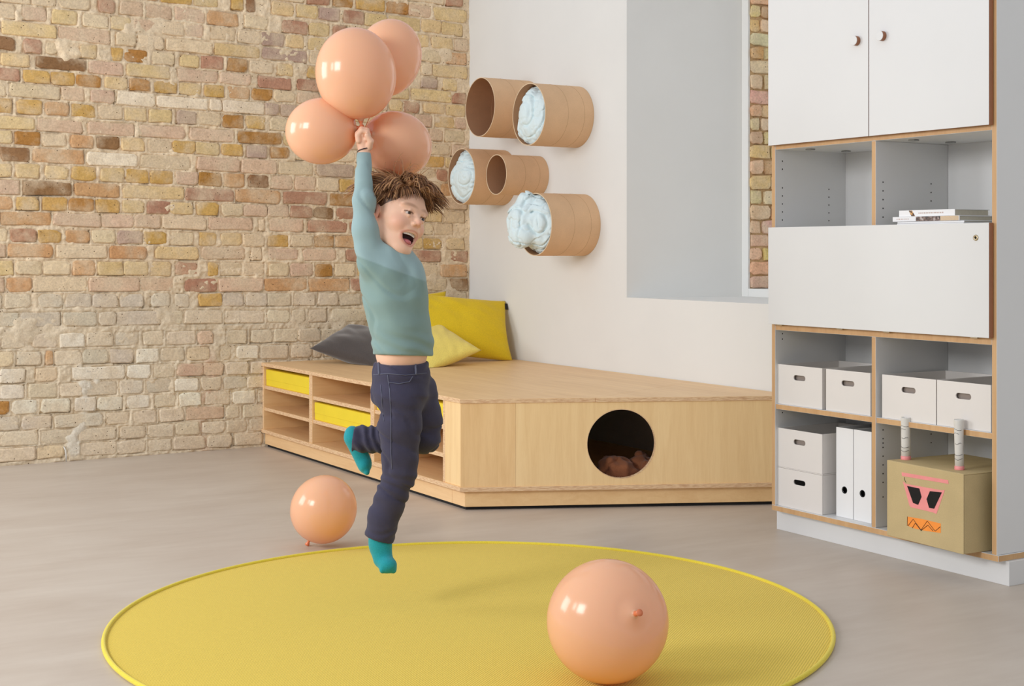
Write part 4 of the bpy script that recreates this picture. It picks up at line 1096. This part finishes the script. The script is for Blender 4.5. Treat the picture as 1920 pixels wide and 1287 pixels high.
# torso and neck
B_.ell(q(737, 520, .0), (.075, .105, .09), .02); B_.ell(q(747, 590, .0), (.080, .105, .10), .02); B_.ell(q(753, 660, .0), (.0765, .098, .08), .02); B_.ell(q(752, 715, .0), (.072, .09, .07), .02)
B_.cap(q(727, 478, .0), hp(-.012, 0, -.06), .040, .040, .015)
# right arm (raised) and hand
B_.cap(q(700, 492, -.065), q(684, 392, -.07), .034, .025, .02); B_.cap(q(684, 392, -.07), q(683, 300, -.035), .025, .0185, .01); B_.cap(q(683, 300, -.035), q(682, 276, -.022), .0180, .0175, .01)
B_.ell(q(681, 266, -.02), (.0195, .024, .022), .010); B_.ell(q(681, 255, -.02), (.0105, .026, .011), .006)
for k in range(4):
    d_ = -.043 + .0155 * k; l_ = (0, 3, 2.5, 0)[k]
    ch = [q(672, 264, d_), q(670.5, 254 - l_, d_ - .001), q(678, 245 - l_, d_), q(688, 247 - l_, d_ + .002), q(691, 256 - l_, d_ + .003), q(686, 261 - l_, d_ + .003)]
    for a_, b_, r1, r2 in zip(ch[:-1], ch[1:], (.0085, .0080, .0076, .0072, .0068), (.0080, .0076, .0072, .0068, .0062)): B_.cap(a_, b_, r1, r2, .0025)
B_.cap(q(692, 276, -.035), q(695, 265, -.048), .0105, .0090, .004); B_.cap(q(695, 265, -.048), q(688, 254, -.054), .0090, .0078, .002)
# left arm, hanging behind the torso
B_.cap(q(752, 500, .085), q(752, 580, .150), .034, .026, .02); B_.cap(q(752, 580, .150), q(768, 650, .155), .025, .0185, .01)
B_.ell(q(770, 666, .153), (.016, .020, .026), .008)
for k in range(4):
    d_ = .137 + .0125 * k; ch = [q(771, 676, d_), q(774, 694, d_), q(777, 706 + (0, 3, 2, -4)[k], d_ - .006)]
    for a_, b_ in zip(ch[:-1], ch[1:]): B_.cap(a_, b_, .0080, .0070, .0025)
B_.cap(q(764, 662, .140), q(762, 680, .128), .0095, .008, .004)
# legs
B_.cap(q(750, 735, -.05), q(751, 878, -.05), .050, .036, .02); B_.cap(q(751, 878, -.05), q(713, 1005, -.05), .036, .022, .012)
B_.cap(q(780, 735, .055), q(798, 820, .055), .048, .036, .02); B_.cap(q(798, 822, .055), q(672, 822, .11), .035, .022, .012)
B_.cap(q(713, 1005, -.05), q(723, 1050, -.068), .018, .010, .006); B_.cap(q(668, 822, .11), q(686, 876, .11), .020, .013, .01)
# head
def he(f, s, u, r, k=.012, sub=False): B_.ell(hp(f, s, u), np.array(r) * HS, k, HR3, sub)
def hc_(a, b, r1, r2, k): B_.cap(hp(*a), hp(*b), r1 * HS, r2 * HS, k)
he(-.010, 0, .030, (.086, .071, .072)); he(.020, 0, -.012, (.060, .060, .068), .02); he(.034, 0, -.055, (.040, .044, .045), .015)
for s in (-1, 1):
    he(.044, s * .033, -.028, (.029, .026, .025), .012)
    hc_((-.005, s * .050, -.045), (.042, s * .016, -.088), .020, .018, .014)
    he(.064, s * .028, .022, (.010, .024, .009), .012)
he(.048, 0, -.094, (.023, .026, .018), .012)
he(.060, 0, .020, (.018, .03, .03), .02)
for s in (-1, 1): he(.083, s * .0275, .0005, (.0125, .0165, .0085), .006, True)
hc_((.076, 0, .004), (.0895, 0, -.019), .0050, .0088, .008)
for s in (-1, 1): he(.083, s * .0090, -.0240, (.0080, .0068, .0058), .004); he(.090, s * .0042, -.0290, (.004, .0024, .003), .001, True)
he(.070, 0, -.040, (.012, .026, .012), .008)
def mouth_xy(a):
    c_, s_ = math.cos(a), math.sin(a)
    return c_ * (.030 if s_ > 0 else .030 - .006 * s_ * s_), -.0585 + (s_ * .0125 + .003 * c_ * c_ if s_ > 0 else s_ * .0245 + .003 * c_ * c_)
he(.078, 0, -.0555, (.030, .0290, .0130), .002, True); he(.076, 0, -.0640, (.030, .0245, .0190), .004, True)
for k in range(28):                                                     # lips around the open mouth
    def lp(a):
        sx_, uz_ = mouth_xy(a); return (.0765 - 9.0 * sx_ * sx_ * 1.9 - (.010 * max(0, -math.sin(a))), sx_, uz_)
    hc_(lp(2 * math.pi * k / 28), lp(2 * math.pi * (k + 1) / 28), .0030, .0030, .004)
for s in (-1, 1):
    he(-.016, s * .071, -.012, (.019, .0085, .028), .004); he(-.014, s * .080, -.010, (.010, .006, .018), .003, True); hc_((-.010, s * .072, -.032), (-.006, s * .071, -.038), .008, .007, .004)
    hc_((.0735, s * .0135, .0035), (.0755, s * .0275, .0085), .0030, .0036, .002); hc_((.0755, s * .0275, .0085), (.065, s * .0415, .002), .0036, .0030, .002)
    hc_((.0725, s * .0145, -.003), (.0745, s * .0275, -.0068), .0030, .0042, .002); hc_((.0745, s * .0275, -.0068), (.064, s * .0415, -.002), .0042, .0030, .002)
bv, bf = B_.surf()
L_ = (bv - HCt) @ HR3.T / HS                                                  # head-frame coordinates
skin = np.array(s2l((235, 190, 162))); col = np.tile(skin, (len(bv), 1))
def blend(mask, rgb): 
    global col
    col = col + (np.array(s2l(rgb)) - col) * np.clip(mask, 0, 1)[:, None]
inhead = (np.linalg.norm(L_, axis=1) < .14)
for s in (-1, 1):
    blend(inhead * .55 * np.clip(1.2 - np.linalg.norm((L_ - np.array([.055, s * .038, -.030])) / .026, axis=1), 0, 1), (222, 140, 116))
    blend(inhead * .5 * (np.linalg.norm((L_ - np.array([-.014, s * .075, -.012])) / np.array([.02, .012, .03]), axis=1) < 1), (214, 134, 112))
    e = (L_ - np.array([.07, s * .029, .0235 ])) / np.array([.03, .018, .0042]); e[:, 2] += .5 * (e[:, 1]) ** 2
    blend(inhead * (L_[:, 0] > .03) * .55 * np.clip(1.6 - np.linalg.norm(e, axis=1), 0, 1), (150, 104, 74))
blend(inhead * .4 * np.clip(1.3 - np.linalg.norm((L_ - np.array([.096, 0, -.024])) / .014, axis=1), 0, 1), (224, 140, 118))
em = np.where(L_[:, 2] > -.0575, np.hypot(L_[:, 1] / .030, (L_[:, 2] + .0575) / .0140), np.hypot(L_[:, 1] / .0285, (L_[:, 2] + .0575) / .0245))
blend(inhead * (L_[:, 0] > .035) * np.clip(1 - np.abs(em - 1.02) / .22, 0, 1) * .65, (200, 106, 96))
for s in (-1, 1):
    lid = np.abs(L_[:, 2] - (.0048 - 9 * (L_[:, 1] - s * .0275) ** 2)) < .0016
    blend(inhead * lid * (np.abs(L_[:, 1] - s * .0275) < .0145) * (L_[:, 0] > .055) * .8, (84, 54, 42))
blend(inhead * (L_[:, 0] > .02) * (L_[:, 0] < .070 - 17 * L_[:, 1] ** 2) * np.clip((.93 - em) / .06, 0, 1), (70, 18, 18))
person = fast_mesh('person', bv, bf, M['skin'], None, True, col)
person.location = (root_w[0], root_w[1], 0); person.rotation_euler = (0, 0, YAW)
tag(person, 'child in grey-green top and navy trousers leaping with an arm raised to balloons', 'person')
def child(nm, v, f, mat, c=None): return fast_mesh(nm, np.asarray(v), np.asarray(f), mat, person, True, c)
# eyes
for s in (-1, 1):
    v, f = lathe([(max(.0001, .0123 * math.sin(math.pi * k / 20)), -.0123 * math.cos(math.pi * k / 20)) for k in range(21)], 24)
    gz_ = hf + hs * -.12 - hu * .02; qd = Vector(gz_).to_track_quat('Z', 'Y'); cc = []
    for p in v:
        a_ = math.acos(max(-1, min(1, p[2] / .0123))); cc.append(s2l((18, 14, 12)) if a_ < .22 else s2l((66, 52, 40)) if a_ < .62 else s2l((214, 200, 190)))
    o = mesh('eye', v, f, M['eye'], person, True, loc=tuple(hp(.0640, s * .0275, .0010)), col=np.array([(*c_, 1) for c_ in cc])); o.rotation_mode = 'QUATERNION'; o.rotation_quaternion = qd
# mouth: tongue and teeth
def ell_mesh(nm, c, r, mat, n=16):
    v, f = lathe([(max(.0001, math.sin(math.pi * k / n)), -math.cos(math.pi * k / n)) for k in range(n + 1)], 24)
    v = [hp(c[0] + p[0] * r[0], c[1] + p[1] * r[1], c[2] + p[2] * r[2]) for p in v]; return mesh(nm, v, f, mat, person, True)
ell_mesh('tongue', (.054, 0, -.0735), (.019, .0170, .0095), M['tongue'])
tp = []
for k in range(7):
    a_ = -.75 + 1.5 * k / 6; f_, s_ = .055 + .013 * math.cos(a_), .0185 * math.sin(a_) / math.sin(.75)
    u_ = -.0505 - .002 * abs(math.sin(a_)); wv_ = .0023
    c_ = hp(f_, s_, u_); bmv = []
    tp.append((c_, a_))
parts = []
for c_, a_ in tp:
    t_ = hf * -math.sin(a_) + hs * math.cos(a_); n_ = hf * math.cos(a_) + hs * math.sin(a_)
    v = [c_ + t_ * x * .0030 + n_ * y * .0015 + hu * z_ * .0036 for x in (-1, 1) for y in (-1, 1) for z_ in (-1, 1)]
    parts.append((v, [(0, 1, 3, 2), (4, 6, 7, 5), (0, 4, 5, 1), (2, 3, 7, 6), (0, 2, 6, 4), (1, 5, 7, 3)]))
v, f = merge(parts); mesh('teeth', v, f, M['teeth'], person)

# shirt
S_ = SDF((-.14, -.24, .62), (.17, .30, 1.36), .0034)
S_.ell(q(731, 510, .0), (.089, .120, .085), .02); S_.ell(q(740, 560, .0), (.094, .118, .095), .03); S_.ell(q(750, 610, .0), (.0905, .114, .09), .03)
S_.cap(q(754.5, 640, 0), q(754.5, 690, 0), .078, .074, .03)
S_.ell(q(755, 655, .0), (.085, .110, .075), .03); S_.ell(q(726, 478, -.0), (.066, .095, .055), .03)
S_.ell(q(775, 540, -.02), (.036, .07, .08), .03)
S_.cap(q(697, 496, -.072), q(685, 430, -.074), .043, .0355, .02); S_.cap(q(685, 430, -.074), q(682.5, 375, -.069), .0350, .0320, .02); S_.cap(q(682.5, 375, -.069), q(682.5, 280, -.030), .0320, .0205, .02)
S_.cap(q(752, 505, .085), q(752, 580, .150), .046, .036, .02); S_.cap(q(752, 580, .150), q(766, 640, .155), .034, .024, .012)
S_.cap(hp(-.02, 0, -.058), hp(.0, 0, -.02), .050, .050, .0, True); S_.ell(hp(.03, 0, -.06), (.062, .052, .05), .004, HR3, True)   # neck opening
X, Y, Z = S_.grid(); zz_ = CAMH - (np.array(0) - 0)
fold = np.zeros(S_.F.shape, np.float32)
arm_m = np.clip((Z - q(0, 470)[2]) / .03, 0, 1)
lowm = np.clip((q(0, 610)[2] - Z) / .05, 0, 1)
dn = vnoise3(X * 13 + Y * 0, Y * 13, Z * 7 + 0 * X, 61) - .5
fold += ((vnoise3((X * .8 + Z * .6) * 30, Y * 14, (Z * .8 - X * .6) * 9, 62) - .5) * .0090 * (1 - .6 * arm_m)).astype(np.float32)
fold += (np.sin((Z * 1.0 + X * .35 + dn * .05) * 2 * math.pi / .042) * .0022 * lowm).astype(np.float32)
fold += (np.clip(.10 - np.abs(vnoise3((X * .7 + Z * .7) * 16, Y * 9, (Z * .7 - X * .7) * 6, 66) - .5), 0, 1) * .045).astype(np.float32)
S_.F += fold
hem_a, hem_b = q(703, 664, -.09), q(806, 667, -.09)
S_.half(q(755, 666.5, 0), (-.03, -.07, -1), .004)
S_.half(q(682.5, 286, -.03), (0, 0, 1), .003)
S_.ell(q(754, 690, 0), (.079, .101, .060), .003, None, True)                                     # hollow under the hem
sv_, sf_ = S_.surf()
px_ = CX + F * (sv_[:, 0] + PX0) / (YB + sv_[:, 1]); py_ = HZ - F * (sv_[:, 2] - CAMH) / (YB + sv_[:, 1])
sc1, sc2 = np.array(s2l((128, 152, 148))), np.array(s2l((150, 174, 176)))
yoke = np.clip(((q(0, 490)[2] - .0) - (sv_[:, 2] + (sv_[:, 0] - q(700, 0)[0]) * .38)) / -.004, 0, 1)
c_ = sc1 + (sc2 - sc1) * yoke[:, None] * .8
shirt = child('long_sleeved_top', sv_, sf_, M['shirt'], c_)
# hem band and cuff as fine rolled edges
def cross_loop(v, z0, tol=.004):
    pass

# trousers
T_ = SDF((-.14, -.16, .16), (.20, .20, .76), .0034)
T_.cap(q(753.5, 665, 0), q(753, 700, 0), .0795, .0815, .0); 
T_.ell(q(752, 700, .0), (.0835, .108, .060), .02); T_.ell(q(750, 738, .0), (.088, .108, .062), .02)
T_.cap(q(751, 745, -.048), q(750, 800, -.050), .064, .0600, .02); T_.cap(q(750, 800, -.05), q(750, 850, -.05), .060, .0535, .015); T_.cap(q(750, 850, -.05), q(750, 885, -.05), .0535, .049, .012)
T_.cap(q(750, 885, -.05), q(735, 930, -.05), .048, .0435, .010); T_.cap(q(735, 930, -.05), q(721, 970, -.05), .0435, .0450, .008); T_.cap(q(721, 970, -.05), q(708, 1018, -.05), .0445, .0425, .008)
T_.cap(q(780, 735, .05), q(791, 785, .055), .066, .058, .02); T_.cap(q(791, 785, .055), q(797, 820, .055), .056, .0485, .015)
T_.cap(q(797, 822, .055), q(740, 823, .085), .0455, .0425, .010); T_.cap(q(740, 823, .085), q(664, 823, .11), .0425, .0415, .008)
X, Y, Z = T_.grid()
dn = vnoise3(X * 12, Y * 12, Z * 12, 71) - .5
n_ = (vnoise3((X * .5 + Z * .85) * 34, Y * 16, (Z * .5 - X * .85) * 10, 72) - .5) * .0085
zk = lambda a, b: np.clip((q(0, a)[2] - Z) / .03, 0, 1) * np.clip((Z - q(0, b)[2]) / .03, 0, 1)
n_ = n_ + np.sin((Z + X * .45 + dn * .05) * 2 * math.pi / .040) * .0022 * (zk(870, 960) + .5 * zk(720, 790)) + np.sin((Z - X * .3 + dn * .05) * 2 * math.pi / .03) * .0018 * zk(975, 1012)
n_ = n_ + np.sin((X + Z * .3 + dn * .05) * 2 * math.pi / .034) * .0034 * np.clip((q(770, 0)[0] - X) / .03, 0, 1) * np.clip((Y - .03) / .03, 0, 1) * zk(780, 870)
n_ = n_ + np.clip(.09 - np.abs(vnoise3((X * .5 + Z * .85) * 22, Y * 14, (Z * .5 - X * .85) * 8, 78) - .5), 0, 1) * .05
T_.F += n_.astype(np.float32)
T_.half(q(753, 679, 0), (.0, -.03, 1), .004)
T_.half(q(711, 1010, -.05), (-.16, 0, -1), .003) if False else None
cut = q(709, 1010, -.05); d_ = np.array([-.30, 0, -1.0]); d_ /= np.linalg.norm(d_)
X, Y, Z = T_.grid(); D_ = ((X - cut[0]) * d_[0] + (Y - cut[1]) * d_[1] + (Z - cut[2]) * d_[2]); near = (Z < q(0, 985)[2])
T_.F = np.where(near, np.maximum(T_.F, D_), T_.F).astype(np.float32)
c2 = q(663, 823, .11); D2 = (-(X - c2[0]) * .99 + (Z - c2[2]) * .12); m2 = (X < q(690, 0, .11)[0]) & (Z > q(0, 880)[2])
T_.F = np.where(m2 & (Y > .03), np.maximum(T_.F, D2 + 0 * Y), T_.F).astype(np.float32)
T_.ell(q(753.5, 668, 0), (.074, .096, .028), .002, None, True)
tv, tf_ = T_.surf()
tc = np.tile(np.array(s2l((66, 64, 82))), (len(tv), 1))
trs = child('trousers', tv, tf_, M['jeans'], tc)
def surf_line(pts, side=-1, lift=.0012):
    """project picture points on the near trouser surface"""
    out = []
    pxs = CX + F * (tv[:, 0] + PX0) / (YB + tv[:, 1]); pys = HZ - F * (tv[:, 2] - CAMH) / (YB + tv[:, 1])
    for px, py in pts:
        m_ = np.hypot(pxs - px, pys - py) < 4
        if not m_.any(): continue
        i = np.where(m_)[0][np.argmin(tv[m_, 1])]; d0 = tv[i, 1]
        sel = m_ & (tv[:, 1] < d0 + .03); out.append(tuple(q(px, py, float(np.median(tv[sel, 1])) - lift)))
    return out
def interp(pts, n=14):
    o = []
    for (a, b), (c, d) in zip(pts[:-1], pts[1:]): o += [(a + (c - a) * k / n, b + (d - b) * k / n) for k in range(n)]
    return o + [pts[-1]]
for nm, pts in (('side_seam', [(727, 703), (731, 735), (733, 790), (733, 850), (735, 880)]), ('pocket_seam', [(727, 703), (728, 717), (748, 720), (768, 716), (774, 706)]), ('waistband_seam', [(700, 703), (727, 701), (760, 704), (800, 700)]), ('back_pocket_seam', [(714, 722), (717, 770), (720, 790)])):
    P_ = surf_line(interp(pts, 6))
    if len(P_) > 2:
        v, f = tube_path(P_, .0013, 5); o = mesh(nm, v, f, M['seam_thread'], trs, True)
for px in (710, 779):
    P_ = surf_line(interp([(px, 681), (px + 1, 703)], 6), lift=.0020)
    if len(P_) > 2: v, f = tube_path(P_, .0034, 6); mesh('belt_loop', v, f, M['jeans_plain'] if 'jeans_plain' in M else M['seam_thread'], trs, True)
# socks
K_ = SDF((-.12, -.16, .05), (.10, .0, .26), .0028)
K_.cap(q(710, 985, -.05), q(713, 1020, -.052), .033, .032, .0); K_.cap(q(713, 1020, -.052), q(718, 1048, -.062), .032, .0285, .010)
K_.ell(q(709, 1030, -.035), (.020, .026, .022), .015); K_.ell(q(727, 1060, -.085), (.0265, .026, .0225), .014)
for k in range(4): K_.ell(q(717 + 7 * k, 1069 - (0, 1, 1.2, 0)[k], -.098 + .004 * k), (.0085, .012, .0105), .006)
v, f = K_.surf(); child('sock', v, f, M['sock'])
K_ = SDF((-.18, .04, .33), (.02, .18, .55), .0028)
K_.cap(q(690, 823, .11), q(668, 822, .11), .031, .029, .0); K_.ell(q(660, 815, .11), (.022, .024, .026), .010); K_.cap(q(663, 822, .11), q(680, 862, .112), .028, .0235, .010)
K_.ell(q(684, 872, .112), (.021, .029, .025), .010)
for k in range(4): K_.ell(q(688 - 1.5 * k, 885 - 1 * k, .095 + .012 * k), (.0085, .0085, .011), .006)
v, f = K_.surf(); child('sock', v, f, M['sock'])
# wristband
wc = q(683, 282, -.027)
v, f = tube_path([tuple(wc + np.array([.0192 * math.cos(a), .0192 * math.sin(a), .006 * math.cos(a + .6)])) for a in np.linspace(0, 2 * math.pi, 28, endpoint=False)], .0016, 6, True)
mesh('wristband', v, f, M['band'], person, True)
# hair: a cap of locks, blown back and up
hrs = random.Random(5); hv, hfc, hc = [], [], []
def lock(root, d1, d2, L, w0, tone, n=7):
    """tapered lock: root (head frame), first direction, last direction"""
    pts = []; p = np.array(root, float); base = np.array(root, float)
    for i in range(n):
        t = i / (n - 1); pts.append(p.copy()); d = np.array(d1) * (1 - t) + np.array(d2) * t; d = d / (np.linalg.norm(d) + 1e-9)
        p = p + d * L / (n - 1)
        e = (p - np.array([-.010, 0, .030])) / np.array([.0905, .0755, .0765]); m_ = np.linalg.norm(e)
        if m_ < 1: p = np.array([-.010, 0, .030]) + (p - np.array([-.010, 0, .030])) / m_
    P_ = [hp(*p) for p in pts]; rad = [w0 * (1 - (i / (n - 1)) ** 1.6 * .93) for i in range(n)]
    v, f = tube_path(P_, rad, 5); o = len(hv); hv.extend(v); hfc.extend([tuple(k + o for k in g_) for g_ in f])
    hc.extend([tone] * len(v))
tones = [s2l((122, 84, 54)), s2l((146, 102, 68)), s2l((166, 122, 82)), s2l((102, 68, 45)), s2l((184, 140, 98))]
cen = np.array([-.010, 0, .030]); rad_ = np.array([.087, .072, .073])
W_ = np.array([.45, .15, .88])                                                    # whorl (unit, head frame)
W_ /= np.linalg.norm(W_)
cnt = 0
while cnt < 2300:
    a_, b_ = hrs.uniform(0, 2 * math.pi), hrs.uniform(-.75, 1)
    d = np.array([math.cos(a_) * math.sqrt(1 - b_ * b_), math.sin(a_) * math.sqrt(1 - b_ * b_), b_])
    if d[0] > .25 and b_ < .42 + .25 * (d[0] - .25): continue                   # face
    if d[0] > -.05 and b_ < .10: continue                                         # temples in front of the ear
    if abs(d[1]) > .78 and b_ < -.10 and d[0] > -.50: continue                    # around the ears
    if b_ < -.45 and d[0] > -.5: continue
    root = cen + d * rad_ * .99; side = d[1]
    if d[0] > .10 and b_ > .25:                                                   # fringe: forward over the brow, flicked out
        far = hrs.uniform(-.8, .15)
        d1 = np.array([.55, far * .6 + side * .3, .35]) + d * .40; d2 = np.array([.30 - .3 * side, far + side * .5, -1.0]); L = hrs.uniform(.045, .088)
        if side > .45: d1 = np.array([.1, .5, .1]) + d * .2; d2 = np.array([hrs.uniform(-.25, .25), .1, -1]); L = hrs.uniform(.04, .065)
    elif b_ > .30:                                                                # crown: swept back
        d1 = np.array([-.75, side * .35, .18]) + d * .42; d2 = np.array([-1.0, side * .25, hrs.uniform(-.35, .25)]); L = hrs.uniform(.05, .095)
        if side > .5: d2 = np.array([-.6, .15, -.8])
    else:                                                                         # sides and back: hang, blown backwards
        d1 = np.array([-.30, side * .2, -.75]) + d * .25; d2 = np.array([hrs.uniform(-.7, .0), side * .1, hrs.uniform(-1, -.4)]); L = hrs.uniform(.032, .062)
    lock(root, d1, d2, L * 1.05, hrs.uniform(.0018, .0042), hrs.choice(tones)); cnt += 1
for k in range(520):                                                              # hairline: locks over brow and temples
    ph_ = hrs.uniform(-1.75, 1.75); el_ = math.radians(50) - abs(ph_) * .46 + hrs.uniform(-.05, .22); jit = hrs.uniform(-1, 1)
    d = np.array([math.cos(ph_) * math.cos(el_), math.sin(ph_) * math.cos(el_), math.sin(el_)])
    t_ = min(1, abs(ph_) / 1.3)
    d1 = d * .42 + np.array([.45 * (1 - t_), -.45 * (1 - t_) + .25 * math.sin(ph_), .05 - .6 * t_]); d2 = np.array([.15 - .3 * t_ + .25 * jit, -.50 * (1 - t_) + .1 * jit, -1.0])
    lock(cen + d * rad_ * .985, d1, d2, hrs.uniform(.026, .058) * (1 - .15 * t_), hrs.uniform(.0016, .0034), hrs.choice(tones))
for k in range(26):                                                               # loose wisps
    d = np.array([hrs.uniform(-.2, .7), hrs.uniform(-.6, .6), 1.0]); d /= np.linalg.norm(d)
    lock(cen + d * rad_, d + np.array([hrs.uniform(-.8, .9), -.2, 0]), np.array([hrs.uniform(-1, 1), hrs.uniform(-.6, .2), hrs.uniform(-.6, .5)]), hrs.uniform(.06, .10), .0009, tones[2])
# scalp under the locks
g = SDF(tuple(HCt - .13), tuple(HCt + .13), .004); g.ell(hp(-.012, 0, .033), np.array((.0880, .0732, .0742)) * HS, 0, HR3)
g.ell(hp(.085, 0, -.030), np.array((.070, .095, .092)) * HS, .004, HR3, True); g.half(hp(-.03, 0, -.045), -hu, .003)
for s in (-1, 1): g.ell(hp(.005, s * .08, -.035), (.040, .03, .042), .003, HR3, True)
v, f = g.surf(); o = len(hv); hv.extend([Vector(p) for p in v]); hfc.extend([tuple(int(k) + o for k in g_) for g_ in f]); hc.extend([s2l((92, 62, 42))] * len(v))
hair = mesh('hair', hv, hfc, M['hair'], person, True, col=np.array([(*c_, 1) for c_ in hc])); hair['kind'] = 'stuff'
